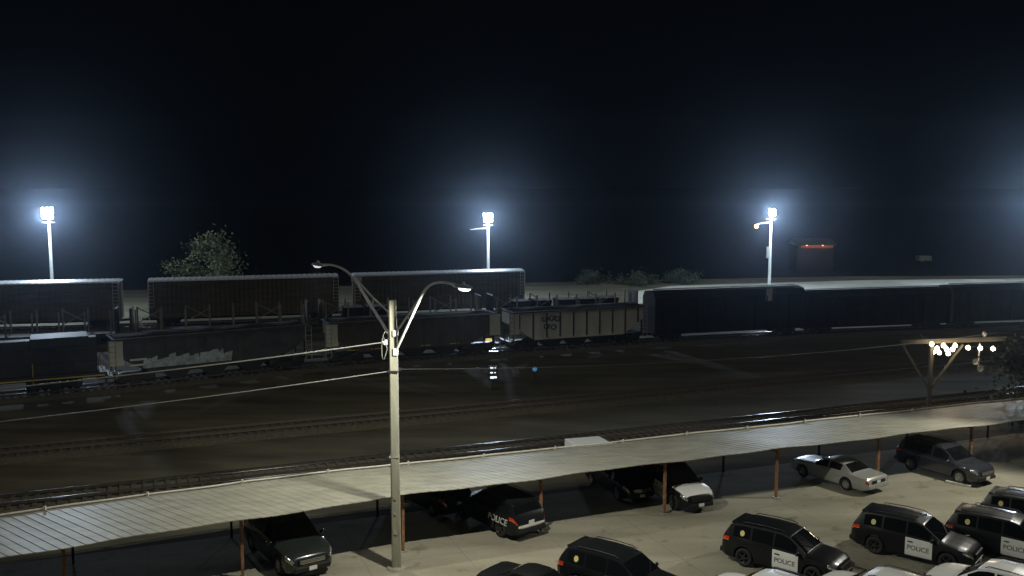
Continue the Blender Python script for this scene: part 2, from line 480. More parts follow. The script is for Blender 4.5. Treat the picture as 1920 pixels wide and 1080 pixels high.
def make_wheel(parent, x, y, r, s, rimmat, spokes=5):
    w = MB()
    hw = 0.115
    w.lathe([(r * 0.62, -hw * s), (r * 0.93, -hw * s), (r, -hw * 0.6 * s), (r, hw * 0.6 * s), (r * 0.93, hw * s), (r * 0.66, hw * s), (r * 0.63, hw * 0.6 * s)], 'y', 28)
    o = w.build('wheel', M['tyre'], parent); o.location = (x, y, r)
    q = MB()
    q.lathe([(r * 0.64, hw * 0.85 * s), (r * 0.60, hw * 0.9 * s), (r * 0.56, hw * 0.5 * s), (r * 0.5, hw * 0.15 * s), (0.0, hw * 0.1 * s)], 'y', 24)
    for k in range(spokes):
        a = 2 * math.pi * k / spokes
        d = Vector((math.cos(a), 0, math.sin(a)))
        q.bar(d * 0.02 + Vector((0, hw * 0.75 * s, 0)), d * r * 0.6 + Vector((0, hw * 0.7 * s, 0)), 0.06, 0.05)
    q.lathe([(0.06, hw * 0.5 * s), (0.06, hw * 0.95 * s), (0.0, hw * 1.0 * s)], 'y', 12)
    q.build('rim', rimmat, o)
    return o

def make_vehicle(name, prof, body, hood=None, door=None, rim='rimdark', lettering=None, badge=False, bar=False,
                 police_grille=True, sedan=False, chrome=False):
    pts, at = car_surface(prof)
    root = empty(name, (0, 0, 0))
    xs = set()
    n = 56
    for i in range(n + 1): xs.add(round(prof.x0 + (prof.x1 - prof.x0) * i / n, 3))
    for tab in (prof.top, prof.belt, prof.hw):
        for x, _ in tab: xs.add(round(x, 3))
    ra = prof.wr + 0.065
    for w in prof.wx:
        for k in range(9): xs.add(round(w + ra * math.cos(math.pi * k / 8) * 0.999, 3))
    xs = sorted(xs)
    mb = MB(); vs = []; fs = []
    m = 13
    for x in xs:
        P = pts(x)
        for y, z in P: vs.append((x, y, z))
        for y, z in P[-2::-1]: vs.append((x, -y, z))
    for i in range(len(xs) - 1):
        for k in range(m):
            k2 = (k + 1) % m
            fs.append((i * m + k, i * m + k2, (i + 1) * m + k2, (i + 1) * m + k))
    mb.add(vs, fs, True)
    mb.add([vs[k] for k in range(m)], [tuple(range(m))]); o = (len(xs) - 1) * m
    mb.add([vs[o + k] for k in range(m)], [tuple(range(m))])
    b = mb.build('body', M[body], root)
    md = b.modifiers.new('e', 'EDGE_SPLIT'); md.split_angle = R(32)
    # glazing
    wtop = 3.88
    for s in (1, -1):
        for xr in prof.win: patch(at, xr, (3.14, wtop), s, 0.006).build('side_window', M['glass'], root)
    wmb = patch(at, prof.ws, (4.16, 6.0), 1, 0.006); patch(at, prof.ws, (4.16, 6.0), -1, 0.006, mb=wmb)
    wmb.build('windscreen', M['glass'], root)
    rmb = patch(at, prof.rear, (4.16, 6.0), 1, 0.006); patch(at, prof.rear, (4.16, 6.0), -1, 0.006, mb=rmb)
    rmb.build('rear_window', M['glass'], root)
    # bonnet
    hmb = patch(at, prof.hood, (3.55, 6.0), 1, 0.008, 12, 8); patch(at, prof.hood, (3.55, 6.0), -1, 0.008, 12, 8, mb=hmb)
    hm = hmb.build('hood', M[hood or body], root)
    if hood: hm['label'] = 'white hood'
    # doors
    for s in (1, -1):
        for i, xr in enumerate(prof.doors):
            mm = M[door] if (door and i == 0) else M[body]
            d = patch(at, xr, (0.55, 2.98), s, 0.007, 8, 8).build('door', mm, root)
            if door and i == 0: d['label'] = 'white front door'
            hd = MB(); hy = (lerp_tab(prof.hw, xr[0]) + 0.02) * s
            hd.box((xr[0] + 0.2, hy, prof.belt[3][1] - 0.19), (0.2, 0.035, 0.035)); hd.build('handle', M['trim'] if door and i == 0 else M[body], d)
        # mirror
        mi = MB(); mi.lathe([(0.0, -0.10), (0.075, -0.085), (0.095, 0.0), (0.08, 0.08), (0.0, 0.10)], 'y', 12)
        mo = mi.build('mirror', M[body if body != 'paint_silver' else 'paint_silver'], root)
        mo.location = (prof.ws[1] - 0.28, s * (lerp_tab(prof.hw, 0.8) + 0.09), lerp_tab(prof.belt, 0.8) + 0.09)
        mo.scale = (0.8, 1.0, 0.9)
        # lamps
        x1 = prof.x1
        patch(at, (x1 - 0.42, x1 - 0.07), (2.15, 3.5), s, 0.012, 8, 4).build('headlight', M['headlens'], root)
        x0 = prof.x0
        if sedan:
            patch(at, (x0 + 0.01, x0 + 0.15), (1.75, 2.85), s, 0.012, 6, 4).build('tail_light', M['redlens'], root)
        else:
            tl = patch(at, (x0 + 0.02, x0 + 0.42), (2.35, 3.05), s, 0.014, 8, 4).build('tail_light', M['redlens'], root)
            patch(at, (x0 + 0.10, x0 + 0.40), (2.22, 2.38), s, 0.016, 6, 1).build('reflector', M['amberlens'], tl)
        for wx in prof.wx:
            make_wheel(root, wx, s * (lerp_tab(prof.hw, wx) - 0.125), prof.wr, s, M[rim], 7 if rim == 'rim' else 5)
    # nose: grille, lower intake, bumper
    gz = 0.72 if not sedan else 0.64
    g = MB(); g.box((prof.x1 - 0.02, 0, gz), (0.07, 1.08, 0.20)); gr = g.build('grille', M['trim'], root, bevel=0.02)
    if chrome:
        ch = MB()
        for k in range(3): ch.box((prof.x1 + 0.02, 0, gz - 0.06 + 0.06 * k), (0.02, 1.0, 0.018))
        ch.build('chrome_bars', M['chrome'], gr)
    bp = MB(); bp.box((prof.x1 - 0.03, 0, 0.42), (0.16, 1.45, 0.18)); bp.build('front_bumper', M['paint_silver'] if sedan else M['trim'], root, bevel=0.05)
    pl = MB(); pl.box((prof.x1 + 0.065, 0, 0.45), (0.012, 0.31, 0.155)); pl.build('front_plate', M['plate'], root, bevel=0.003)
    rb = MB(); rb.box((prof.x0 + 0.04, 0, 0.47 if not sedan else 0.48), (0.2, 1.7, 0.2 if not sedan else 0.24)); rb.build('rear_bumper', M['paint_silver'] if sedan else M['trim'], root, bevel=0.06)
    rp = MB(); rp.box((prof.x0 - 0.03 if not sedan else prof.x0 - 0.012, 0, 0.84 if not sedan else 0.72), (0.012, 0.32, 0.16)); rp.build('rear_plate', M['plate'], root, bevel=0.003)
    if sedan:
        ap = MB(); ap.box((prof.x0 - 0.006, 0, 0.72), (0.02, 1.15, 0.17)); ap.build('rear_panel', M['trim'], root)
    if not sedan:
        rs = MB(); rs.box((prof.x0 + 0.52, 0, 1.672), (0.26, 1.34, 0.045)); rs.build('roof_spoiler', M[body], root, bevel=0.012)
        for s in (1, -1):
            rr = MB(); rr.tube([(-1.6, s * 0.70, 1.73), (-1.5, s * 0.70, 1.79), (-0.6, s * 0.70, 1.82), (0.1, s * 0.68, 1.80), (0.25, s * 0.68, 1.73)], 0.018, 6)
            rr.build('roof_rail', M['trim'], root)
        st = MB(); st.box((prof.x0 - 0.02, 0, 0.63), (0.03, 1.2, 0.06)); st.build('rear_strip', M['chrome'], root)
    for s in (1, -1):
        wp = MB(); wp.bar((prof.ws[1] + 0.02, s * 0.1, lerp_tab(prof.top, prof.ws[1]) + 0.012), (prof.ws[1] - 0.3, s * 0.62, lerp_tab(prof.top, prof.ws[1] - 0.3) + 0.006), 0.02, 0.015)
        wp.build('wiper', M['trim'], root)
    if badge:
        for s in (1, -1):
            c = at(-1.52, 3.42, s); bd = MB()
            poly = [(0.10 * math.cos(a * math.pi / 6) , 0.10 * math.sin(a * math.pi / 6) * 1.15, 0) for a in range(12)]
            q = at(-1.52, 3.6, s) - at(-1.52, 3.2, s); q.normalize()
            vs2 = []
            nrm = Vector((0, q.z * s, -q.y * s)); nrm = nrm if nrm.y * s > 0 else -nrm
            for k in range(14):
                a = 2 * math.pi * k / 14
                rr_ = 0.125 * (1.0 if k % 2 else 0.9)
                vs2.append(c + Vector((1, 0, 0)) * rr_ * 0.85 * math.cos(a) + q * rr_ * math.sin(a) + nrm * 0.013)
            bd.prism(vs2, nrm * 0.006); bd.build('badge_emblem', M['badge'], root)
    if lettering:
        for s in (1, -1):
            txt, size, x, z, mt, shear = lettering
            me = text_mesh(txt, size, shear)
            me.materials.append(M[mt])
            t = bpy.data.objects.new('police_lettering', me); COL.objects.link(t); t.parent = root
            t.location = (x, s * (lerp_tab(prof.hw, x) + 0.014), z)
            t.rotation_euler = (math.pi / 2, 0, 0 if s < 0 else math.pi)
    if bar:
        lb = MB(); lb.box((0.0, 0, 1.86), (0.28, 1.15, 0.085)); o = lb.build('light_bar', M['headlens'], root, bevel=0.03)
        f = MB()
        for s in (1, -1): f.box((0.0, s * 0.45, 1.795), (0.08, 0.05, 0.06))
        f.build('bracket', M['trim'], o)
    return root

def place(o, x, y, deg, label, cat='police car', group=None):
    o.location = (x, y, 0.024); o.rotation_euler = (0, 0, R(deg))
    return tag(o, label, cat, group)

SUV, SED = suv_profile(), sedan_profile()
police = make_vehicle('police_suv', SUV, 'paint_black', door='paint_white', badge=True,
                      lettering=('POLICE', 0.27, 0.36, 0.66, 'letter', 0.0))
whood = make_vehicle('police_suv', SUV, 'paint_black', hood='paint_white', door='paint_white', badge=True,
                     lettering=('POLICE', 0.27, 0.36, 0.66, 'letter', 0.0))
GP = 'black and white police SUVs'
BIG = (1.07, 1.03, 1.09)
police.scale = BIG; whood.scale = BIG
wsuv = make_vehicle('white_suv', SUV, 'paint_white')
wsuv.scale = BIG
spots = [(police, 12.05, 40.75, -39, 'black police SUV with white front door, clear of others in the open lot'),
         (police, 4.5, 37.9, -38, 'leftmost black police SUV with gold badge, cut off by the lower edge'),
         (police, 18.4, 42.2, -39, 'black police SUV with readable POLICE door, third from the left in its row'),
         (police, 22.7, 42.2, -39, 'black police SUV at the right edge, in front of the rearmost one'),
         (police, 25.5, 44.7, -40, 'rearmost police SUV at the right edge, only black roof and rear showing'),
         (wsuv, 19.3, 36.6, 134, 'white SUV at the bottom right corner, its hood toward the police SUVs'),
         (wsuv, 14.4, 35.8, 134, 'white SUV whose hood tip reaches the side of the SUV clear of others'),
         (wsuv, 9.9, 35.6, 134, 'white SUV whose hood tip shows at the bottom edge in the middle'),
         (whood, 8.65, 50.2, -67, 'police SUV backed under the carport, white hood sticking out past the posts')]
used = set()
for src, x, y, a, lb in spots:
    o = src if src.name not in used else copy_tree(src)
    used.add(src.name)
    if src is wsuv: place(o, x, y, a, lb, 'suv', 'white SUVs facing the police cars')
    else: place(o, x, y, a, lb, group=GP)
p2 = make_vehicle('police_suv', SUV, 'paint_black', bar=True, lettering=('POLICE', 0.44, -1.25, 0.80, 'letterpale', 0.25))
p2.scale = (1.05, 1.05, 1.05); place(p2, -0.7, 46.3, 128, 'all black police SUV under the carport with pale POLICE lettering and red tail light', group='police cars under the carport')
q = MB(); q.box((SUV.x0 - 0.03, 0, 0.70), (0.02, 1.5, 0.10)); q.build('bright_bumper_strip', M['plate'], p2)  # white strip added in place of light falling on the rear bumper
d1 = make_vehicle('dark_suv', SUV, 'paint_dark', rim='rim', chrome=True)
place(d1, -10.2, 42.0, -55, 'dark green SUV with white front plate facing out left of the utility pole', 'suv'); d1.scale = (1.14, 1.14, 1.14)
d2 = make_vehicle('dark_suv', SUV, 'paint_black', rim='rim', chrome=True)
place(d2, 5.9, 51.6, -67, 'black SUV deep in the carport shade beside the white-hooded police SUV', 'suv')
d3 = make_vehicle('grey_suv', SUV, 'paint_navy', rim='rim', chrome=True)
d3.scale = (1.06, 1.06, 1.06); place(d3, 25.2, 54.5, -58, 'dark grey SUV facing out at the far right end of the carport', 'suv')
sd = make_vehicle('sedan', SED, 'paint_silver', rim='rim', sedan=True)
place(sd, 18.5, 53.1, 124, 'silver sedan nosed in under the carport, red tail lights and pale bumper toward the lot', 'car')
sd2 = make_vehicle('sedan', SED, 'paint_black', rim='rim', sedan=True)
place(sd2, 1.1, 37.0, -40, 'dark rounded car at the bottom edge left of the police SUVs', 'car')
d4 = copy_tree(d2); place(d4, -4.2, 49.0, 128, 'dark car hidden in the carport shade just left of the lettered police SUV', 'suv')

# parking stop beside the grey SUV
ps = MB(); a, b = Vector((24.6, 52.9, 0.09)), Vector((25.6, 52.0, 0.09)); ps.bar(a, b, 0.16, 0.13)
tag(ps.build('wheel_stop', M['whitepipe'], bevel=0.02), 'short white concrete wheel stop on the ground by the grey SUV', 'wheel stop')

# ------------------------------------------------------------------ carport
FE = [Vector((-34, 27.6, 0)), Vector((-19.3, 34.9, 0)), Vector((-11.0, 39.1, 0)), Vector((-4.9, 42.1, 0)), Vector((1.4, 44.6, 0)), Vector((7.6, 47.2, 0)), Vector((14.0, 49.6, 0)), Vector((28.9, 55.3, 0)), Vector((50, 63.4, 0))]
FE = [(v.x, v.y) for v in FE]
BE = [(-40, 32.5), (-22.6, 41.0), (-12.9, 45.8), (-6.3, 48.5), (0.0, 50.7), (9.9, 54.5), (21.4, 58.9), (27.3, 61.1), (48, 69)]
ZF, ZB = 2.9, 2.3
carport = tag(empty('carport', (1.4, 44.6, 0)), 'long low carport with beige ribbed sheet roof and rusty orange posts', 'carport')
O = Vector((1.4, 44.6, 0))
lenF = dist_at(FE, FE[-1][0]); lenB = dist_at(BE, BE[-1][0])
def edges(t):
    a = along(FE, lenF * t); b = along(BE, lenB * t)
    sg = 0.03 * math.sin(t * 57) + 0.018 * math.sin(t * 141 + 1)
    return a + Vector((0, 0, ZF + sg)) - O, b + Vector((0, 0, ZB + 0.6 * sg)) - O
rf = MB(); vs = []; fs = []
nseg = int(lenF / 0.45)
for i in range(nseg + 1):
    t = i / nseg; a, b = edges(t)
    d = (edges(min(1, t + 0.001))[0] - edges(max(0, t - 0.001))[0]).normalized()
    # rib cross-section: pan, rise, crown, fall
    for dd, h in ((-0.225, 0), (-0.05, 0.0), (-0.02, 0.016), (0.02, 0.016), (0.05, 0.0)):
        for e in (a, b): vs.append(e + d * dd + Vector((0, 0, h)))
m_ = len(vs) // 2
for i in range(m_ - 1): fs.append((2 * i, 2 * i + 1, 2 * i + 3, 2 * i + 2))
rf.add(vs, fs)
roof = rf.build('roof', M['roofmetal'], carport)
md = roof.modifiers.new('t', 'SOLIDIFY'); md.thickness = 0.03; md.offset = -1
def sweep(name, m, fn, r, seg=60, box=None):
    mb = MB(); P = [fn(i / seg) for i in range(seg + 1)]
    if box:
        for p, q in zip(P, P[1:]): mb.bar(p, q, box[0], box[1])
    else: mb.tube(P, r, 8)
    return mb.build(name, m, carport)
sweep('front_beam', M['rustpost'], lambda t: edges(t)[0].lerp(edges(t)[1], 0.14) + Vector((0, 0, -0.15)), 0, box=(0.1, 0.16))
sweep('back_beam', M['rustpost'], lambda t: edges(t)[0].lerp(edges(t)[1], 0.93) + Vector((0, 0, -0.15)), 0, box=(0.1, 0.16))
gut = sweep('drain_pipe', M['whitepipe'], lambda t: edges(t)[1] + N * 0.16 + Vector((0, 0, 0.03)), 0.055)
for i in range(13):
    x = -21 + i * 3.9
    k = dist_at(BE, x) / lenB
    c = edges(k)[1]
    q = MB(); q.box(c + Vector((0, 0, 0.06)) + N * 0.02, (0.09, 0.09, 0.24)); q.build('pipe_bracket', M['whitepipe'], carport)
post_x = []
for k in range(-5, 8):
    p = Vector((1.4, 45.2, 0)) + Vector((6.42, 2.52, 0)) * k
    if k == -2: p = Vector((-11.6, 39.75, 0))
    if k < -2: p = Vector((-11.6, 39.75, 0)) + Vector((-6.2, -3.05, 0)) * (-2 - k)
    post_x.append(p)
    q = MB(); q.box(p - O + Vector((0, 0, 1.33)), (0.13, 0.13, 2.66), Matrix.Rotation(TH, 3, 'Z'))
    ob = q.build('post', M['rustpost'], carport, bevel=0.01)
    q = MB(); q.box(p - O + Vector((0, 0, 0.05)), (0.3, 0.3, 0.06), Matrix.Rotation(TH, 3, 'Z')); q.build('base_plate', M['steel'], ob)
    pb = p + N * 5.0
    q = MB(); q.box(pb - O + Vector((0, 0, 1.12)), (0.11, 0.11, 2.24), Matrix.Rotation(TH, 3, 'Z')); q.build('post', M['darkmetal'], carport, bevel=0.01)
    q = MB(); q.bar(p - O + Vector((0, 0, 2.62)), pb - O + Vector((0, 0, 2.14)), 0.08, 0.16); q.build('rafter', M['rustpost'], carport)

# ------------------------------------------------------------------ utility pole with two lamp arms
PB = Vector((-5.12, 40.75, 0))
up = tag(empty('utility_pole', PB), 'tall pale square utility pole with two curved lamp arms standing in front of the carport', 'utility pole')
q = MB(); vs = []
for z, w in ((0, 0.225), (6, 0.20), (11.95, 0.165)):
    c = 0.045
    for x, y in ((-w, -w + c), (-w + c, -w), (w - c, -w), (w, -w + c), (w, w - c), (w - c, w), (-w + c, w), (-w, w - c)): vs.append((x * 0.95 + (12 - z) * 0.003, y * 0.95, z))
fs = [tuple(range(16, 24)), tuple(range(8))[::-1]]
for i in range(2):
    for k in range(8): fs.append((8 * i + k, 8 * i + (k + 1) % 8, 8 * i + 8 + (k + 1) % 8, 8 * i + 8 + k))
q.add(vs, fs); sh = q.build('shaft', M['pole'], up); sh.rotation_euler = (0, 0, R(6))
DL = Vector((-4.35, 5.6, 0)).normalized()      # left arm (away over the carport)
DR = Vector((3.2, -3.45, 0)).normalized()      # right arm (over the lot)
def arm(d, L, zlow, zhigh, ztop, headz, name='lamp_arm'):
    mb = MB()
    p0 = d * 0.2 + Vector((0, 0, zlow)); p1 = d * 0.2 + Vector((0, 0, zhigh))
    m1 = d * (L * 0.47) + Vector((0, 0, ztop - 0.75))
    def bez(a, b, c, e, n=12):
        return [a * (1 - t) ** 3 + b * 3 * t * (1 - t) ** 2 + c * 3 * t * t * (1 - t) + e * t ** 3 for t in [i / n for i in range(n + 1)]]
    main = [p0.lerp(m1, i / 6) for i in range(6)] + bez(m1, m1 + (m1 - p0).normalized() * 0.9, d * (L * 0.75) + Vector((0, 0, ztop + 0.05)), d * L + Vector((0, 0, headz)))
    mb.tube(main, 0.055, 8)
    mb.tube([p1, p1.lerp(m1, 0.5), m1 + d * 0.25 + Vector((0, 0, 0.26))], 0.04, 8)
    a = p0.lerp(m1, 0.55); b = p1.lerp(m1, 0.5); mb.tube([a, b], 0.03, 6)
    mb.box(p0, (0.2, 0.2, 0.3)); mb.box(p1, (0.2, 0.2, 0.25))
    o = mb.build(name, M['mast'], up)
    return o
def head(d, L, z, lit):
    c = d * L + Vector((0, 0, z)); side = Vector((-d.y, d.x, 0))
    mb = MB(); vs = []; fs = []
    st = [(-0.1, 0.06, 0.05, 0.05), (0.1, 0.13, 0.09, 0.07), (0.5, 0.18, 0.11, 0.08), (0.85, 0.16, 0.08, 0.06), (1.0, 0.06, 0.03, 0.03)]
    for s_, w, h, dn in st:
        for k in range(12):
            a = 2 * math.pi * k / 12
            zz = math.sin(a); vs.append(c + d * s_ + side * (w * math.cos(a)) + Vector((0, 0, zz * (h if zz > 0 else dn))))
    for i in range(len(st) - 1):
        for k in range(12): fs.append((12 * i + k, 12 * i + (k + 1) % 12, 12 * i + 12 + (k + 1) % 12, 12 * i + 12 + k))
    fs += [tuple(range(12))[::-1], tuple(range(48, 60))]
    mb.add(vs, fs, True)
    h = mb.build('lamp_head', M['steel'], up)
    ln = MB(); vs = []; fs = []
    n = 16
    for j, (k, zz) in enumerate(((1.0, -0.05), (0.92, -0.10), (0.6, -0.15))):
        for i in range(n):
            a = 2 * math.pi * i / n; vs.append(c + d * (0.55 + 0.34 * k * math.cos(a)) + side * (0.155 * k * math.sin(a)) + Vector((0, 0, zz)))
    for j in range(2):
        for i in range(n): fs.append((j * n + i, j * n + (i + 1) % n, j * n + n + (i + 1) % n, j * n + n + i))
    fs.append(tuple(range(2 * n, 3 * n)))
    ln.add(vs, fs, True); ln.build('lens', M['ledlens' if lit else 'ledlensdim'], h)
    ph = MB(); ph.lathe([(0.05, 0.09), (0.05, 0.2), (0.0, 0.22)], 'z', 10, c + d * 0.5); ph.build('photocell', M['steel'], h)
    return PB + c + d * 0.55 + Vector((0, 0, -0.25))
hl_len = 6.45; hr_len = 4.25
arm(DL, hl_len, 10.35, 11.35, 13.15, 13.02)
arm(DR, hr_len, 9.75, 10.55, 13.0, 12.95)
LP_L = head(DL, hl_len, 13.0, False)
LP_R = head(DR, hr_len, 12.9, True)
# hardware: cable clamp, loops, band, conduit
q = MB()
loop = [Vector((-0.27 - 0.16 * math.sin(t) - 0.05, -0.05, 10.12 - 0.55 * (1 - math.cos(t)) * 0.5 + 0.28 * math.sin(2 * t))) for t in [i / 16 * math.pi * 2 for i in range(17)]]
q.tube(loop, 0.022, 6)
q.tube([Vector((-0.3, -0.05, 10.15)), Vector((-0.42, -0.08, 10.4)), Vector((-0.3, -0.08, 10.62)), Vector((-0.18, -0.05, 10.5))], 0.02, 6)
q.build('service_loop', M['cable'], up)
q = MB(); q.box((-0.3, 0, 10.13), (0.16, 0.12, 0.22)); q.lathe([(0.05, -0.1), (0.08, 0), (0.05, 0.1)], 'y', 10, (-0.42, 0, 10.1)); q.build('insulator', M['plate'], up)
q = MB(); q.box((0, 0, 8.87), (0.44, 0.44, 0.09)); q.box((0.28, 0, 8.95), (0.14, 0.1, 0.12)); q.build('steel_band', M['darkmetal'], up)
q = MB()
for z_, w_ in ((1.75, 0.16), (2.6, 0.1), (3.3, 0.12)): q.box((0.02, -0.232, z_), (w_, 0.012, w_ * 1.4))
q.box((0, 0, 5.1), (0.42, 0.42, 0.05)); q.build('tag_plate', M['steel'], up)
q = MB(); q.lathe([(0.42, 0.0), (0.40, 0.10), (0.30, 0.14), (0.2, 0.14)], 'z', 16); q.build('footing', M['pole'], up)
q = MB(); q.tube([(0.21, -0.12, 0.1), (0.2, -0.12, 9), (0.17, -0.12, 11.2)], 0.03, 8); q.build('conduit', M['steel'], up)
# cables
def cable(a, b, sag, r, label, n=24, m='cable'):
    a, b = Vector(a), Vector(b)
    mb = MB(); mb.tube([a.lerp(b, i / n) - Vector((0, 0, sag * 4 * (i / n) * (1 - i / n))) for i in range(n + 1)], r, 6)
    return tag(mb.build('overhead_cable', M[m]), label, 'cable', 'overhead cables at the pole')
far = PB - T * 46
cable(PB + Vector((-0.42, 0, 10.12)), far + Vector((-0.4, -3.2, 10.0)), 0.75, 0.026, 'upper overhead cable sagging away to the left from the pole hook')
cable(PB + Vector((-0.22, 0, 8.85)), far + Vector((-0.2, -3.6, 8.9)), 0.7, 0.02, 'lower overhead cable running left from the band on the pole')
cable(PB + Vector((0.3, 0, 8.95)), PB + Vector((48, 19.5, 9.6)), 1.1, 0.012, 'thin dim overhead cable running right from the band on the pole', m='darkmetal')

# ------------------------------------------------------------------ rolling stock
def bogie(parent, x, three=False):
    mb = MB()
    ax = (-1.6, 0, 1.6) if three else (-0.88, 0.88)
    for s in (-1, 1):
        mb.prism([(x + ax[0] - 0.3, s * 1.0, 0.75), (x + ax[-1] + 0.3, s * 1.0, 0.75), (x + ax[-1], s * 1.0, 1.0), (x + 0.4, s * 1.0, 1.1), (x - 0.4, s * 1.0, 1.1), (x + ax[0], s * 1.0, 1.0)], (0, s * 0.14, 0))
        mb.box((x, s * 1.07, 0.62), (0.7, 0.16, 0.36))
    mb.box((x, 0, 0.95), (0.5, 2.0, 0.25))
    b = mb.build('bogie', M['darkmetal'], parent)
    for a in ax:
        w = MB()
        for s in (-1, 1):
            w.lathe([(0.0, s * 0.70), (0.46, s * 0.70), (0.455, s * 0.83), (0.38, s * 0.84), (0.0, s * 0.84)], 'y', 20, (x + a, 0, 0.905))
        w.lathe([(0.08, -0.8), (0.08, 0.8)], 'y', 8, (x + a, 0, 0.905))
        w.build('wheelset', M['rimdark'], b)
def coupler(mb, x, s):
    mb.box((x + s * 0.25, 0, 1.0), (0.7, 0.2, 0.24))
def ladder(parent, x, y, z0, z1, m, face='y', w=0.45):
    mb = MB()
    n = int((z1 - z0) / 0.4)
    if face == 'y':
        for s in (-1, 1): mb.box((x + s * w / 2, y, (z0 + z1) / 2), (0.05, 0.05, z1 - z0))
        for i in range(n + 1): mb.box((x, y, z0 + (z1 - z0) * i / n), (w, 0.045, 0.045))
    else:
        for s in (-1, 1): mb.box((x, y + s * w / 2, (z0 + z1) / 2), (0.05, 0.05, z1 - z0))
        for i in range(n + 1): mb.box((x, y, z0 + (z1 - z0) * i / n), (0.045, w, 0.045))
    return mb.build('ladder', m, parent)

def hopper(paint, L=14.2, endplate='hoppergrey'):
    r = empty('hopper_wagon', (0, 0, 0))
    h = L / 2; zt, w = 4.15, 1.45
    mb = MB()
    prof = [(-h + 0.35, zt), (-h + 0.35, 3.0), (-h + 2.3, 1.55), (h - 2.3, 1.55), (h - 0.35, 3.0), (h - 0.35, zt)]
    mb.prism([(x, -w, z) for x, z in prof], (0, 2 * w, 0))
    rb = mb; mb.cur = 1
    n = 10
    for i in range(n):
        x = -h + 1.0 + (L - 2.0) * i / (n - 1)
        zlo = 1.6 if abs(x) < h - 2.3 else 1.6 + (abs(x) - (h - 2.3)) / 1.95 * 1.45
        for s in (-1, 1): rb.box((x, s * (w + 0.06), (zlo + zt - 0.1) / 2), (0.11, 0.12, zt - 0.1 - zlo))
    mb.build('body', [M[paint], M['hopperbrown' if paint == 'hoppergrey' else paint]], r)
    tr_ = MB()
    for s in (-1, 1): tr_.box((0, s * (w + 0.02), zt + 0.06), (L - 0.5, 0.2, 0.16)); 
    for s in (-1, 1): tr_.box((s * (h - 0.35), 0, zt + 0.06), (0.2, 2 * w - 0.2, 0.16))
    tr_.build('top_rail', M['hopperbrown'], r)
    ld = MB(); vs = []; fs = []
    for i in range(15):
        for j in range(5):
            vs.append((-h + 0.5 + (L - 1.0) * i / 14, -w + 0.1 + (2 * w - 0.2) * j / 4, zt + 0.03 + (0.25 * math.sin(math.pi * j / 4)) * (0.7 + 0.5 * random.random())))
    for i in range(14):
        for j in range(4): fs.append((5 * i + j, 5 * i + j + 1, 5 * i + j + 6, 5 * i + j + 5))
    ld.add(vs, fs); ld.build('coal_load', M['load'], r)
    ch = MB()
    for x in (-2.6, 0, 2.6):
        ch.prism([(x - 1.2, -1.1, 1.55), (x + 1.2, -1.1, 1.55), (x + 0.45, -1.1, 0.55), (x - 0.45, -1.1, 0.55)], (0, 2.2, 0))
    ch.build('chute', M['darkmetal'], r)
    for s in (-1, 1):
        q = MB(); q.box((0, s * (w + 0.03), 1.52), (L - 5.0, 0.1, 0.2)); q.build('side_sill', M[paint], r)
    fr = MB(); fr.box((0, 0, 1.15), (L, 0.7, 0.3))
    for s in (-1, 1):
        fr.box((s * (h - 0.15), 0, 1.2), (0.3, 2.8, 0.3)); coupler(fr, s * h, s)
        for y in (-1.3, 1.3): fr.box((s * (h - 0.5), y, 2.2), (0.12, 0.12, 1.8))
    fr.build('underframe', M['darkmetal'], r)
    ep = MB(); ep.box((-h + 0.55, -w - 0.05, 3.1), (0.9, 0.08, 2.0)); ep.build('end_panel', M[endplate], r)
    for s in (-1, 1): ladder(r, s * (h - 0.25), -w - 0.12, 1.1, zt, M['stake'])
    for s in (-1, 1): bogie(r, s * (h - 1.75))
    return r
def put(o, poly, d0, L):
    p, q = along(poly, d0), along(poly, d0 + L)
    c = (p + q) / 2; o.location = (c.x, c.y, -0.03 + 0.03); o.rotation_euler = (0, 0, math.atan2(q.y - p.y, q.x - p.x))
    o.location.z = 0.0
def raise_z(o, z=-0.0): o.location.z = z
# reflective sill marks on one dark hopper
hg = hopper('hoppergrey'); hb = hopper('hopperbrown'); hbl = hopper('hopperblue')
LH = 14.8
dF = dist_at(LINE_F, -0.95)
put(hg, LINE_F, dF, 15.6); hg.scale = (1.08, 1, 1)
tag(hg, 'pale grey ribbed hopper wagon with dark graffiti, lighter than the wagons beside it', 'hopper wagon', 'hopper wagons in the yard')
gr = MB()
for (x, z, w, h) in [(-3.6, 3.45, 0.9, 0.5), (-2.9, 3.5, 0.5, 0.65), (-2.3, 3.42, 0.55, 0.45), (-3.4, 2.7, 0.35, 0.6), (-2.7, 2.6, 0.3, 0.4)]:
    gr.lathe([(0.16, -0.02), (0.3, -0.02), (0.3, 0.02)], 'y', 14, (x, -1.475, z))
    gr.box((x + 0.25, -1.465, z), (w * 0.4, 0.02, h * 0.8), Matrix.Rotation(0.5, 3, 'Y'))
gr.build('graffiti', M['graffitidark'], hg)
put(hb, LINE_F, dF - 18.3, 17.8); hb.scale = (1.2, 1, 1)
tag(hb, 'dark brown hopper wagon with yellow reflector, left of the pale grey hopper wagon', 'hopper wagon', 'hopper wagons in the yard')
q = MB(); q.box((6.1, -1.56, 1.75), (0.5, 0.03, 0.28)); q.build('reflector', M['yellowref'], hb)
q = MB(); q.box((6.65, -1.6, 3.2), (0.9, 0.06, 2.0)); q.build('end_panel', M['hoppergrey'], hb)
for x in (-5, -3.2, 0.8, 3.2):
    q = MB(); q.box((x, -1.53, 1.64), (0.8, 0.03, 0.07)); q.build('sill_mark', M['yellow'], hb)
put(hbl, LINE_F, dF - 36.8, 17.8); hbl.scale = (1.2, 1, 1)
tag(hbl, 'dark hopper wagon with pale blue graffiti low on its side next to the locomotive', 'hopper wagon', 'hopper wagons in the yard')
q = MB()
rnd = random.Random(3)
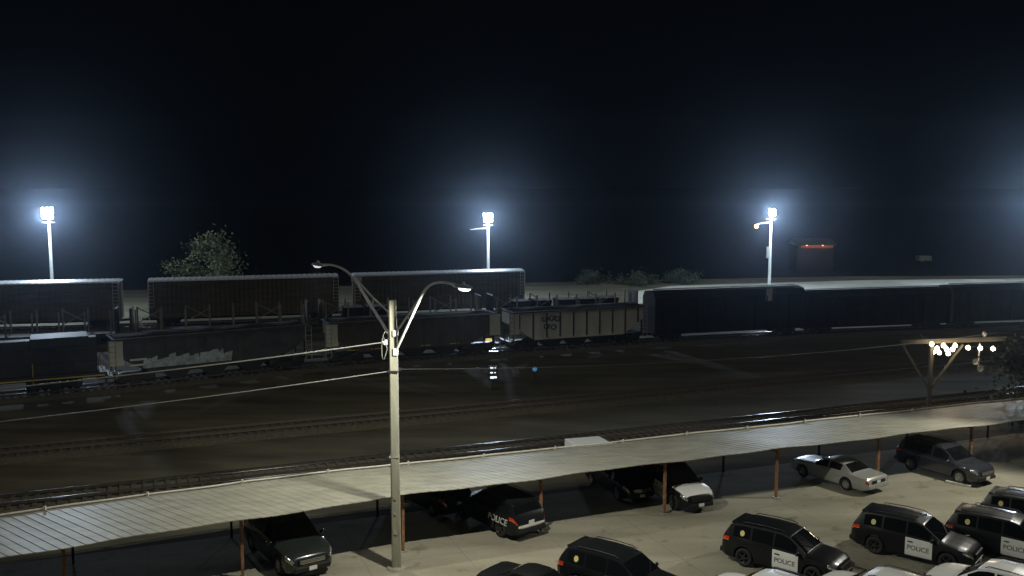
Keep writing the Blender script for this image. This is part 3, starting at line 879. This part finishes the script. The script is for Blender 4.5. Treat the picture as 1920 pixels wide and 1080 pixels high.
for i in range(14):
    x = -4.7 + i * 0.42
    hh = rnd.uniform(0.7, 1.15)
    q.prism([(x - 0.25, -1.6, 1.75), (x + 0.3, -1.6, 1.7), (x + 0.24 + rnd.uniform(-.1, .2), -1.6, 1.75 + hh), (x - 0.15, -1.6, 1.75 + hh * rnd.uniform(.7, 1))], (0, -0.012 - 0.002 * i, 0))
q.build('graffiti', M['graffiti'], hbl)
q = MB()
for z in (2.5, 2.05): q.box((-5.2, -1.6, z), (1.1, 0.02, 0.16)); 
q.build('reporting_mark', M['letterpale'], hbl)

# tall black closed wagons to the right of the hoppers
def tall_wagon(L=18.0, H=6.0, paint='darkcar'):
    r = empty('closed_freight_wagon', (0, 0, 0)); h = L / 2
    mb = MB()
    sec = [(-1.5, 1.1), (-1.55, H - 0.7), (-1.1, H - 0.15), (0, H), (1.1, H - 0.15), (1.55, H - 0.7), (1.5, 1.1)]
    mb.prism([(-h + 0.12, y, z) for y, z in sec], (L - 0.24, 0, 0)); rb = mb
    for i in range(13):
        x = -h + 0.8 + (L - 1.6) * i / 12
        for s in (-1, 1): rb.box((x, s * 1.585, (1.2 + H - 0.75) / 2), (0.14, 0.09, H - 2.0))
    mb.build('body', M[paint], r)
    hc = MB(); hc.box((0, 0, H + 0.09), (L - 1.2, 0.5, 0.05)); hc.build('roof_walk', M[paint], r)
    for s in (-1, 1):
        dr = MB(); dr.box((0.6, s * 1.64, (1.3 + H - 0.8) / 2), (3.2, 0.08, H - 2.2)); dr.build('sliding_door', M[paint], r)
    fr = MB(); fr.box((0, 0, 1.0), (L, 0.8, 0.3)); 
    for s in (-1, 1): coupler(fr, s * h, s)
    fr.build('underframe', M['darkmetal'], r)
    for s in (-1, 1):
        ladder(r, s * (h - 0.8), -1.68, 1.2, H - 0.7, M['darkcar']); bogie(r, s * (h - 2.2))
    return r
tw = tall_wagon(18.2, 5.3)
dR = dF + 16.4
GT = 'tall black freight wagons'
labels = ['tall black freight wagon next to the pale grey hopper', 'tall black freight wagon in front of the right floodlight mast', 'tall black freight wagon at the right edge beneath the pale yard']
ws = [tw, copy_tree(tw), copy_tree(tw)]
for i, (o, lb) in enumerate(zip(ws, labels)):
    put(o, LINE_F, dR + i * 18.35, 18.2); tag(o, lb, 'freight wagon', GT); o.scale = (1, 1, (1.06, 0.95, 0.985)[i])
q = MB(); q.box((4.4, -1.6, 4.6), (0.7, 0.05, 1.25)); q.build('pale_plate', M['hoppergrey'], tw)

# locomotive
lo = empty('locomotive', (0, 0, 0))
mb = MB(); mb.box((0, 0, 1.55), (20.5, 3.0, 0.35)); mb.build('walkway', M['loco'], lo, bevel=0.03)
mb = MB(); mb.prism([(-3.4, -0.95, 1.75), (-3.4, 0.95, 1.75), (-3.4, 0.95, 4.2), (-3.4, 0.6, 4.5), (-3.4, -0.6, 4.5), (-3.4, -0.95, 4.2)], (13.0, 0, 0))
lh = mb.build('long_hood', M['loco'], lo)
mb = MB()
for i in range(7): mb.box((-2.2 + i * 1.75, -0.985, 2.9), (1.4, 0.06, 1.7))
mb.build('hood_door', M['loco'], lh)
mb = MB(); mb.box((6.9, 0, 4.35), (4.2, 2.9, 0.75)); mb.build('radiator', M['loco'], lo, bevel=0.05)
mb = MB(); mb.prism([(-6.2, -1.45, 1.75), (-6.2, 1.45, 1.75), (-6.2, 1.45, 4.3), (-6.2, 0.8, 4.75), (-6.2, -0.8, 4.75), (-6.2, -1.45, 4.3)], (2.8, 0, 0)); cb = mb.build('cab', M['loco'], lo)
for x in (-5.5, -4.3):
    mb = MB(); mb.box((x, -1.46, 3.75), (0.8, 0.05, 0.6)); mb.build('cab_window', M['glass'], cb)
mb = MB(); mb.prism([(-9.0, -0.8, 1.75), (-6.25, -0.8, 1.75), (-6.25, -0.8, 3.5), (-8.8, -0.8, 3.1)], (0, 1.6, 0)); mb.build('nose', M['loco'], lo)
mb = MB(); mb.box((-0.2, 0, 5.0 - 0.34), (5.6, 1.3, 0.22)); mb.box((-4.8, 0, 4.80), (2.6, 1.2, 0.1)); mb.build('roof_panel', M['autoroof'], lo)
mb = MB(); mb.prism([(-2.6, -1.2, 1.3), (2.6, -1.2, 1.3), (2.3, -1.2, 0.55), (-2.3, -1.2, 0.55)], (0, 2.4, 0)); mb.build('fuel_tank', M['darkmetal'], lo)
for s in (-1, 1):
    mb = MB()
    for i in range(12):
        x = -9.6 + i * 1.75
        mb.tube([(x, s * 1.42, 1.7), (x, s * 1.42, 2.75)], 0.025, 6)
    mb.tube([(-9.6, s * 1.42, 2.75), (9.6, s * 1.42, 2.75)], 0.022, 6); mb.build('handrail', M['darkmetal'], lo)
    mb = MB(); mb.box((0, s * 1.52, 1.5), (20.2, 0.03, 0.09)); mb.build('sill_stripe', M['yellow'], lo)
    for x in (-9.9, 9.9, 4.9):
        mb = MB(); mb.tube([(x, s * 1.45, 1.2), (x, s * 1.45, 2.8)], 0.035, 6); mb.build('grab_rail', M['yellow'], lo)
for s in (-1, 1):
    mb = MB(); mb.box((s * 10.2, 0, 1.2), (0.12, 2.7, 0.9)); coupler(mb, s * 10.2, s); mb.build('pilot', M['loco'], lo)
for s in (-1, 1): bogie(lo, s * 6.4, True)
put(lo, LINE_F, dF - 57.0, 20.6)
tag(lo, 'dark locomotive with yellow handrails at the left edge of the yard', 'locomotive')

# flat wagons with stakes
def stake_wagon(L=19.0):
    r = empty('stake_wagon', (0, 0, 0)); h = L / 2
    mb = MB(); mb.box((0, 0, 1.2), (L - 0.6, 2.7, 0.3)); mb.box((0, 0, 0.9), (L - 2, 0.6, 0.4))
    for s in (-1, 1): coupler(mb, s * (h - 0.3), s)
    mb.build('deck', M['hopperbrown'], r)
    for i in range(8):
        x = -h + 0.9 + (L - 1.8) * i / 7
        for s in (-1, 1):
            q = MB(); q.box((x, s * 1.38, 2.5), (0.16, 0.12, 2.4)); q.build('stake', M['stake'], r)
    mb = MB()
    for i in (0, 2, 5):
        x = -h + 0.9 + (L - 1.8) * i / 7; x2 = -h + 0.9 + (L - 1.8) * (i + 1) / 7
        mb.bar((x, 1.38, 3.6), (x2, 1.38, 2.2), 0.06, 0.09); mb.bar((x, -1.38, 2.2), (x2, -1.38, 3.6), 0.06, 0.09)
    mb.build('brace', M['stake'], r)
    for s in (-1, 1):
        q = MB(); q.box((s * (h - 0.42), 0, 2.6), (0.22, 2.7, 2.5)); q.build('bulkhead', M['hopperbrown'], r)
        bogie(r, s * (h - 2.3))
    return r
sw = stake_wagon()
def load_bundle(L, hgt):
    mb = MB(); r2 = random.Random(int(L * 100 + hgt * 10))
    rows = int(hgt / 0.34)
    for k in range(rows):
        for j in range(5):
            mb.box((r2.uniform(-0.06, 0.06), -1.0 + j * 0.5, 1.36 + 0.17 + k * 0.34), (L, 0.46, 0.32))
    return mb.build('sleeper_bundle', M['load'])
b0 = load_bundle(2.2, 2.0)
d0 = dist_at(LINE_S, 15.4) - 19.2
sl = ['stake wagon carrying dark bundles between its posts, above the pale grey hopper', 'stake wagon seen above the dark hoppers right of the lamp post', 'nearly empty stake wagon seen left of the lamp post', 'dim stake wagon behind the graffitied hopper', 'dim stake wagon behind the locomotive']
for i, lb in enumerate(sl):
    o = sw if i == 0 else copy_tree(sw)
    put(o, LINE_S, d0 - i * 19.6, 19.0); tag(o, lb, 'flat wagon', 'stake wagons')
    if i in (0, 1):
        for k, x in enumerate((-5.5, -2.9, 0.2, 2.9, 5.6)):
            if i == 1 and k > 1: continue
            bo = b0 if (i == 0 and k == 0) else copy_tree(b0)
            bo.matrix_world = Matrix.Translation(o.location) @ Matrix.Rotation(o.rotation_euler.z, 4, 'Z') @ Matrix.Translation((x, 0, 0))
            names = ['leftmost dark sleeper bundle on the wagon above the pale hopper', 'second dark sleeper bundle from the left above the pale hopper', 'middle dark sleeper bundle of five above the pale hopper', 'fourth dark sleeper bundle from the left above the pale hopper', 'rightmost dark sleeper bundle beside the brown bulkhead above the pale hopper']
            names2 = ['left dark sleeper bundle on the stake wagon right of the lamp post', 'right dark sleeper bundle on the stake wagon right of the lamp post']
            tag(bo, (names if i == 0 else names2)[k], 'bundle', 'sleeper bundles on the stake wagons')

# car carriers
def autorack(L=22.3):
    r = empty('car_carrier_wagon', (0, 0, 0)); h = L / 2; H = 5.75
    for s in (-1, 1):
        mb = MB(); n = 40; vs = []; fs = []
        for i in range(n * 4 + 1):
            x = -h + 0.4 + (L - 0.8) * i / (n * 4)
            yo = 1.5 + (0.05 if i % 4 in (1, 2) else 0.0)
            vs += [(x, s * yo, 1.25), (x, s * yo, H - 0.25)]
        for i in range(n * 4): fs.append((2 * i, 2 * i + 1, 2 * i + 3, 2 * i + 2))
        mb.add(vs, fs); mb.build('side_panel', M['autorack'], r)
    mb = MB(); sec = [(-1.58, H - 0.27), (-1.5, H - 0.12), (0, H + 0.06), (1.5, H - 0.12), (1.58, H - 0.27)]
    mb.prism([(-h + 0.3, y, z) for y, z in sec], (L - 0.6, 0, 0)); rf = mb.build('roof', M['autoroof'], r)
    mb = MB()
    for i in range(36):
        x = -h + 0.6 + (L - 1.2) * i / 35
        for s in (-1, 1): mb.bar((x, 0, H + 0.08), (x, s * 1.5, H - 0.095), 0.12, 0.05)
    mb.build('roof_rib', M['autoroof'], rf)
    for z in (1.15, 2.9, 4.4):
        mb = MB(); mb.box((0, 0, z), (L - 0.9, 2.9, 0.12)); mb.build('deck', M['darkmetal'], r)
    for s in (-1, 1):
        mb = MB(); mb.box((s * (h - 0.38), 0, 3.35), (0.08, 2.9, 4.2)); mb.build('end_door', M['autorack'], r)
        ladder(r, s * (h - 0.33) , -1.2, 1.0, H - 0.3, M['ladder'], 'x')
        ladder(r, s * (h - 0.62), -1.62, 2.6, H - 0.3, M['ladder'], 'y', 0.6)
        bogie(r, s * (h - 2.4))
    mb = MB(); mb.box((0, 0, 0.98), (L, 0.7, 0.2))
    for s in (-1, 1): coupler(mb, s * h, s)
    mb.build('underframe', M['darkmetal'], r)
    return r
ar = autorack()
dA = dist_at(LINE_A, -42.6)
al = ['tall brown car carrier wagon under the tree, left of the lamp post', 'tall brown car carrier wagon right of the lamp post below the middle floodlight mast', 'tall brown car carrier wagon at the left edge below the left floodlight mast']
for o, dd, lb in zip([ar, copy_tree(ar), copy_tree(ar)], (0, 23.6, -24.8), al):
    put(o, LINE_A, dA + dd, 22.3); tag(o, lb, 'car carrier', 'car carrier wagons')
q = MB(); q.box((-11.15 + 0.5, -1.68, 5.25), (1.3, 0.06, 0.75)); 
a2 = [c for c in bpy.data.objects if c.get('label') == al[1]][0]
q.build('end_plate', M['ladder'], a2)

# ------------------------------------------------------------------ floodlight masts
def mast(x, y, h, cols, label='', size=0.5):
    r = tag(empty('floodlight_mast', (x, y, 0)), label, 'floodlight mast', 'floodlight masts of the rail yard')
    q = MB(); q.tube([(0, 0, 0), (0, 0, h * 0.5), (0, 0, h)], [0.24, 0.20, 0.16], 10); q.build('shaft', M['mast'], r)
    width = size * 1.04 * (cols - 1)
    rows = 3 if cols > 2 else 2
    q = MB()
    for k in range(rows):
        z = h + size * 1.04 * ((rows - 1) / 2 - k)
        q.box((0, -0.05, z), (width + 0.3, 0.1, 0.1))
    q.box((0, -0.02, h), (0.14, 0.1, size * rows))
    zr = h - size * rows / 2 - 0.45
    q.tube([(0.7 * math.cos(a / 8 * math.pi), 0.7 * math.sin(a / 8 * math.pi), zr) for a in range(17)], 0.03, 6)
    q.box((0, 0, zr), (1.4, 0.06, 0.06)); q.box((0, 0, zr), (0.06, 1.4, 0.06))
    q.build('crossarm', M['steel'], r)
    rd = random.Random(int(h * 100))
    for k in range(rows):
        for i in range(cols):
            px = -width / 2 + width * i / (cols - 1); z = h + size * 1.04 * ((rows - 1) / 2 - k)
            c = Vector((px * 1.05 + rd.uniform(-.05, .05), -0.26 - rd.uniform(0, .1), z + rd.uniform(-.06, .06)))
            m = Matrix.Rotation(R(rd.uniform(-35, 35)), 3, 'Z') @ Matrix.Rotation(R(rd.uniform(-25, -5)), 3, 'X')
            hd = MB(); hd.lathe([(0.0, 0.16), (size * 0.25, 0.12), (size * 0.47, -0.08), (size * 0.47, -0.1)], 'y', 14)
            hd.v = [tuple(m @ Vector(v) + c) for v in hd.v]
            o = hd.build('floodlight', M['steel'], r)
            ln = MB(); ln.lathe([(size * 0.45, -0.085), (size * 0.3, -0.12), (0.0, -0.14)], 'y', 14)
            ln.v = [tuple(m @ Vector(v) + c) for v in ln.v]; ln.build('lens', M['flood'], o)
    return r
masts = [(-60.2, 125, 12.9, 3, 'brightest floodlight mast, above the left car carrier', 0.50),
         (-3.5, 141, 11.7, 3, 'floodlight mast above the car carrier right of the lamp post', 0.42),
         (38.7, 143.6, 12.35, 2, 'floodlight mast rising behind the black wagons, with an orange lamp on its arm', 0.5),
         (84.5, 152, 14.0, 3, 'floodlight mast just past the right edge whose glow reaches the picture', 0.5)]
roots = [mast(*m) for m in masts]
r3 = roots[2]
q = MB(); q.tube([(0, 0, 10.9), (-1.2, -0.1, 10.85), (-2.2, -0.2, 10.6)], 0.05, 8); ar_ = q.build('side_arm', M['steel'], r3)
q = MB(); q.lathe([(0.0, -0.45), (0.26, -0.32), (0.32, 0.0), (0.18, 0.16), (0, 0.18)], 'z', 12, (-2.25, -0.2, 10.45)); q.build('orange_lamp', M['sodium'], ar_)
q = MB(); q.box((-0.35, 0, 6.4), (0.4, 0.35, 1.7)); q.build('cabinet', M['steel'], r3)
q = MB(); q.tube([(0, 0, 10.2), (-1.6, -0.1, 10.1), (-2.6, -0.2, 9.95)], 0.03, 6); q.build('side_arm', M['steel'], roots[1])

# ------------------------------------------------------------------ trees and bushes
def tree(x, y, h, w, leaf, label, trunk=0.2, n=2600, size=0.28, seed=1, group='trees beyond the yard', base=0.25, ncl=26):
    rd = random.Random(seed)
    r = tag(empty('tree', (x, y, 0)), label, 'tree', group)
    q = MB(); q.tube([(0, 0, 0), (0.1, 0, h * 0.3), (-0.1, 0.1, h * 0.6), (0, 0, h * 0.85)], [trunk, trunk * 0.8, trunk * 0.5, trunk * 0.15], 8)
    cl = []
    for k in range(ncl):
        t = rd.random(); z = h * (base + (1 - base) * t); rr = w * 0.5 * math.sin(math.pi * (0.18 + 0.8 * t)) ** 0.8
        a = rd.uniform(0, 6.28); d = rr * math.sqrt(rd.random())
        cl.append((Vector((d * math.cos(a), d * math.sin(a), z)), rd.uniform(0.10, 0.2) * w))
    for c, rad in cl[:12]:
        st = Vector((0, 0, max(0.2, c.z * 0.6))); q.tube([st, st.lerp(c, 0.5) + Vector((0, 0, 0.1)), c], [trunk * 0.4, trunk * 0.25, 0.02], 5)
    q.build('trunk', M['bark'], r)
    lf = MB()
    for i in range(n):
        c, rad = cl[rd.randrange(len(cl))]
        v = Vector((rd.gauss(0, 1), rd.gauss(0, 1), rd.gauss(0, 0.8))) * rad * 0.55
        p = c + v
        if p.z < 0.05: p.z = 0.05
        a = Vector((rd.uniform(-1, 1), rd.uniform(-1, 1), rd.uniform(-1, 1))).normalized(); b = a.cross(Vector((rd.uniform(-1, 1), rd.uniform(-1, 1), rd.uniform(-1, 1)))).normalized()
        s_ = size * rd.uniform(0.6, 1.3)
        lf.add([p - a * s_, p - b * s_ * 0.5, p + a * s_, p + b * s_ * 0.5], [(0, 1, 2, 3)])
    lf.build('crown', M[leaf], r)
    return r
tree(-42.6, 136, 8.3, 11.5, 'leaf', 'loose leafy tree lit behind the car carriers left of the lamp post', 0.25, 3400, 0.25, 11, base=0.25, ncl=40)
tree(36.3, 63.8, 7.2, 7.4, 'leafdark', 'dark leafy tree at the right edge beside the lit timber frame', 0.16, 6500, 0.19, 31, 'trees in the near yard', base=0.12, ncl=34)
bl = ['low scrubby bush beside the pale gravel, leftmost of the three', 'low scrubby bush in the middle of the three on the gravel edge', 'low scrubby bush nearest the right mast on the gravel edge']
for k, (x, y) in enumerate(((13.5, 160), (20.5, 158), (28.5, 161))):
    o = tree(x, y, 1.5, 6.5, 'leafdark', bl[k], 0.08, 1300, 0.2, 20 + k, 'bushes on the gravel edge', 0.1, 16)
    o.name = 'bush'; o['category'] = 'bush'

# ------------------------------------------------------------------ far shed with an orange lamp, distant trailer
sh = tag(empty('shed', (57.5, 182, 0)), 'far low shed with an orange lit eave beyond the right floodlight mast', 'shed')
q = MB(); q.box((0, 2, 2.5), (7.0, 5, 5.0)); q.build('wall', M['shedwall'], sh)
q = MB(); q.prism([(-3.8, -1.2, 5.0), (-3.8, 5.2, 5.0), (-3.8, 2.0, 6.2)], (7.6, 0, 0)); q.build('roof', M['darkmetal'], sh)
q = MB(); q.box((0, -1.3, 4.75), (6.0, 0.12, 0.5)); q.build('fascia', M['fascia'], sh)
for x in (-2.0, 1.0):
    q = MB(); q.box((x, -1.5, 5.0), (0.22, 0.2, 0.1)); q.build('orange_lamp', M['sodium'], sh)
tl = tag(empty('trailer', (86, 200, 0)), 'distant pale box trailer beyond the yard at the right', 'trailer')
q = MB(); q.box((0, 0, 1.05), (2.6, 2.0, 0.95)); q.build('box', M['autorack'], tl, bevel=0.05)
q = MB()
for s in (-1, 1): q.lathe([(0, -1.0 * s), (0.38, -1.0 * s), (0.38, -0.75 * s), (0, -0.75 * s)], 'y', 14, (0, 0, 0.38))
q.build('wheels', M['tyre'], tl)
q = MB(); q.bar((-1.3, 0, 0.6), (-2.3, 0, 0.5), 0.1, 0.1); q.build('drawbar', M['darkmetal'], tl)

# ------------------------------------------------------------------ white van behind the carport
vn = tag(empty('van', (5.2, 57.4, 0), TH), 'white van parked behind the carport, only its roof and windscreen showing', 'van')
q = MB(); q.prism([(-1.9, -0.9, 0.4), (1.95, -0.9, 0.4), (1.95, -0.9, 1.1), (1.25, -0.9, 1.25), (0.6, -0.9, 2.05), (-1.85, -0.9, 2.15)], (0, 1.8, 0)); q.build('body', M['vanwhite'], vn, bevel=0.05)
q = MB(); q.prism([(1.27, -0.78, 1.3), (1.27, 0.78, 1.3), (0.66, 0.72, 2.03), (0.66, -0.72, 2.03)], (0.03, 0, 0.03)); q.build('windscreen', M['vanblue'], vn)
vn.scale = (0.95, 1, 0.60)
for s in (-1, 1):
    q = MB(); q.prism([(0.2, s * 0.91, 1.3), (1.1, s * 0.91, 1.3), (0.6, s * 0.91, 1.85), (0.2, s * 0.91, 1.88)], (0, s * 0.01, 0)); q.build('side_window', M['vanblue'], vn)
    for x in (-1.2, 1.25): make_wheel(vn, x, s * 0.8, 0.33, s, M['rim'])

# ------------------------------------------------------------------ yard markers
mk = tag(empty('signal_post', (-1.6, 77, 0)), 'low trackside post with three rows of small white lamps', 'signal')
q = MB(); q.tube([(0, 0, 0), (0, 0, 1.9)], 0.05, 8); q.box((0.05, 0, 1.45), (0.75, 0.18, 1.2)); q.build('housing', M['darkmetal'], mk)
for x, z, w, h in ((-0.05, 1.9, 0.26, 0.12), (0.24, 1.9, 0.1, 0.1), (-0.06, 1.52, 0.2, 0.1), (0.22, 1.52, 0.1, 0.07), (-0.02, 1.12, 0.3, 0.16), (0.25, 1.14, 0.2, 0.14)):
    q = MB(); q.box((x, -0.1, z), (w, 0.04, h)); q.build('lamp', M['whitelamp'], mk, bevel=0.01)
bs = tag(empty('switch_stand', (1.9, 79, 0)), 'small switch stand with a faint blue lamp in the dark yard', 'switch stand')
q = MB(); q.tube([(0, 0, 0), (0, 0, 1.25)], 0.06, 8); q.box((0, 0, 0.15), (0.6, 0.4, 0.3)); q.build('stand', M['darkmetal'], bs)
q = MB(); q.lathe([(0.0, -0.18), (0.17, -0.12), (0.2, 0.0), (0.17, 0.12), (0, 0.18)], 'y', 14, (0, 0, 1.4)); q.build('lamp', M['bluelamp'], bs)

# ------------------------------------------------------------------ lit timber frame by the tracks
pg = tag(empty('timber_frame', (29.75, 67.2, 0)), 'T shaped timber frame with braces carrying warm string lights at the right', 'frame')
q = MB(); q.box((0, 0, 2.85), (0.26, 0.26, 5.7)); q.build('post', M['beam'], pg, bevel=0.015)
q = MB(); q.prism([(-2.15, -0.12, 5.52), (5.15, -0.12, 5.78), (5.3, -0.12, 6.1), (-2.2, -0.12, 5.82)], (0, 0.24, 0)); q.build('crossbeam', M['beam'], pg)
q = MB(); q.bar((-0.1, 0, 2.35), (-2.1, 0, 5.55), 0.12, 0.14); q.build('brace', M['beam'], pg)
q = MB(); q.bar((0.1, 0, 2.35), (2.2, 0, 5.5), 0.12, 0.14); q.build('brace', M['beam'], pg)
q = MB()
for k in range(3): q.bar((-0.2 + k * 0.05, 0.1, 5.45), (1.4, 3.2 + k, 5.4), 0.03, 0.03)
q.build('stay_wire', M['cable'], pg)
sg = tag(empty('speaker_pole', (33.1, 67.1, 5.6)), 'thin rod hanging from the timber frame with two small horns', 'speaker')
q = MB(); q.tube([(0, 0, 0), (0, 0, -1.75)], 0.045, 8); q.build('rod', M['steel'], sg)
for dx, dz in ((-0.3, -1.3), (0.05, -1.78)):
    q = MB(); q.lathe([(0.05, 0.15), (0.08, 0.0), (0.22, -0.18), (0.2, -0.17)], 'y', 14, (dx, 0, dz)); q.build('horn', M['whitepipe'], sg)
cm = tag(empty('dome_camera', (33.45, 67.2, 6.06)), 'small pale dome camera on top of the timber crossbeam', 'camera')
q = MB(); q.lathe([(0.1, 0), (0.1, 0.12), (0.15, 0.14), (0.15, 0.28), (0.1, 0.36), (0, 0.38)], 'z', 14); q.build('dome', M['whitepipe'], cm)
# string lights: (px, py) rows measured as bulbs hung on three strings
FY = 67.2
def atY(u, v, Y):
    p = ang(u, v, 0); t = Y / p.y; return Vector((p.x * t, Y, CAM_H + (p.z - CAM_H) * t))
strings = [([(1747, 645), (1757, 653), (1769, 648), (1775, 655), (1791, 648)], 66.5, 'near string of warm bulbs along the left of the lit crossbeam'),
           ([(1750, 660), (1761, 661), (1786, 655), (1778, 663)], 68.2, 'lower string of warm bulbs hanging behind the frame post'),
           ([(1815, 652), (1838, 653), (1862, 654)], 66.9, 'string of three widely spaced warm bulbs at the right end of the crossbeam')]
for pp, Y, lb in strings:
    W = [atY(u, v, Y) for u, v in pp]
    st = tag(empty('string_light', W[0]), lb, 'string light', 'string lights on the timber frame')
    W = sorted(W, key=lambda w: w.x); o_ = st.location.copy()
    q = MB(); P = []
    for a, b in zip(W, W[1:]):
        P += [a + Vector((0, 0, 0.14)), (a + b) / 2 + Vector((0, 0, 0.1))]
    P.append(W[-1] + Vector((0, 0, 0.14)))
    q.tube([p - o_ for p in P], 0.012, 5); q.build('cord', M['darkmetal'], st)
    for w in W:
        q = MB(); q.lathe([(0.0, -0.15), (0.10, -0.12), (0.15, 0.0), (0.10, 0.11), (0.03, 0.13), (0.03, 0.17)], 'z', 12, w - o_); q.build('bulb', M['bulb'], st)

# ------------------------------------------------------------------ lights
def point(name, loc, power, col, rad=0.2, spot=None, target=None, blend=0.5):
    l = bpy.data.lights.new(name, 'SPOT' if spot else 'POINT')
    l.energy = power; l.color = col; l.shadow_soft_size = rad
    if spot: l.spot_size = R(spot); l.spot_blend = blend
    o = bpy.data.objects.new(name, l); COL.objects.link(o); o.location = loc
    if spot:
        d = (Vector(target) - Vector(loc)); o.rotation_euler = d.to_track_quat('-Z', 'Y').to_euler()
    return o
WARM = (1.0, 0.97, 0.85)
point('street_lamp_light', LP_R, 5400, WARM, 0.15, 170, LP_R + Vector((0, 0, -5)), 0.2)
point('street_lamp_light', LP_L, 2800, WARM, 0.15, 170, LP_L + Vector((0, 0, -5)), 0.2)
point('lot_lamp_light', (29.8, 50.0, 13.0), 7000, WARM, 0.15, 124, (18, 44.5, 0), 0.4)
MASTC = (0.66, 0.81, 1.0)
for (x, y, h, n, lb, w), pw in zip(masts, (24000, 19000, 22000, 32000)):
    point('floodlight_mast_light', (x, y - 0.9, h), pw, MASTC, 1.0)
point('sodium_lamp_light', (masts[2][0] - 2.25, masts[2][1] - 0.2, 9.95), 120, (1.0, 0.45, 0.12), 0.1)
for x in (55.5, 58.5): point('shed_lamp_light', (x, 179.2, 4.95), 130, (1.0, 0.36, 0.06), 0.1)
for x in (31.0, 32.4, 34.0): point('string_light_glow', (x, 66.6, 5.25), 22, (1.0, 0.82, 0.55), 0.12)
sl_ = bpy.data.lights.new('fill_sun', 'SUN'); sl_.energy = 0.17; sl_.angle = R(8); sl_.color = (1.0, 0.98, 0.90)  # dim sun-type fill added to lift the dark areas, no visible source
so = bpy.data.objects.new('fill_sun', sl_); COL.objects.link(so); so.rotation_euler = (R(30), 0, R(-20))

# ------------------------------------------------------------------ night sky
w = bpy.data.worlds.new('World'); S.world = w; w.use_nodes = True
nt = w.node_tree; bg = nt.nodes['Background']
tc = nt.nodes.new('ShaderNodeTexCoord'); sp = nt.nodes.new('ShaderNodeSeparateXYZ')
nt.links.new(tc.outputs['Generated'], sp.inputs[0])
rp = nt.nodes.new('ShaderNodeValToRGB'); rp.color_ramp.elements[0].position = 0.0; rp.color_ramp.elements[1].position = 0.22
rp.color_ramp.elements[0].color = (0.07, 0.10, 0.15, 1); rp.color_ramp.elements[1].color = (0.20, 0.32, 0.58, 1)
nt.links.new(sp.outputs['Z'], rp.inputs['Fac']); nt.links.new(rp.outputs['Color'], bg.inputs['Color'])
bg.inputs['Strength'].default_value = 0.003

# ------------------------------------------------------------------ damp night air
hz = MB(); hz.box((0, 330, 29), (900, 760, 62))
ho = tag(hz.build('haze', bpy.data.materials.new('haze_air')), kind='stuff')
hm = ho.data.materials[0]; hm.use_nodes = True
for n in list(hm.node_tree.nodes):
    if n.type == 'BSDF_PRINCIPLED': hm.node_tree.nodes.remove(n)
pv = hm.node_tree.nodes.new('ShaderNodeVolumePrincipled')
pv.inputs['Color'].default_value = (0.62, 0.78, 1.0, 1); pv.inputs['Density'].default_value = 0.00021; pv.inputs['Anisotropy'].default_value = 0.93
out = [n for n in hm.node_tree.nodes if n.type == 'OUTPUT_MATERIAL'][0]
hm.node_tree.links.new(pv.outputs['Volume'], out.inputs['Volume'])

S.render.engine = 'CYCLES'
S.cycles.max_bounces = 5
S.cycles.volume_bounces = 0
S.cycles.use_denoising = True
S.cycles.sample_clamp_indirect = 4
S.cycles.caustics_reflective = False
S.cycles.caustics_refractive = False
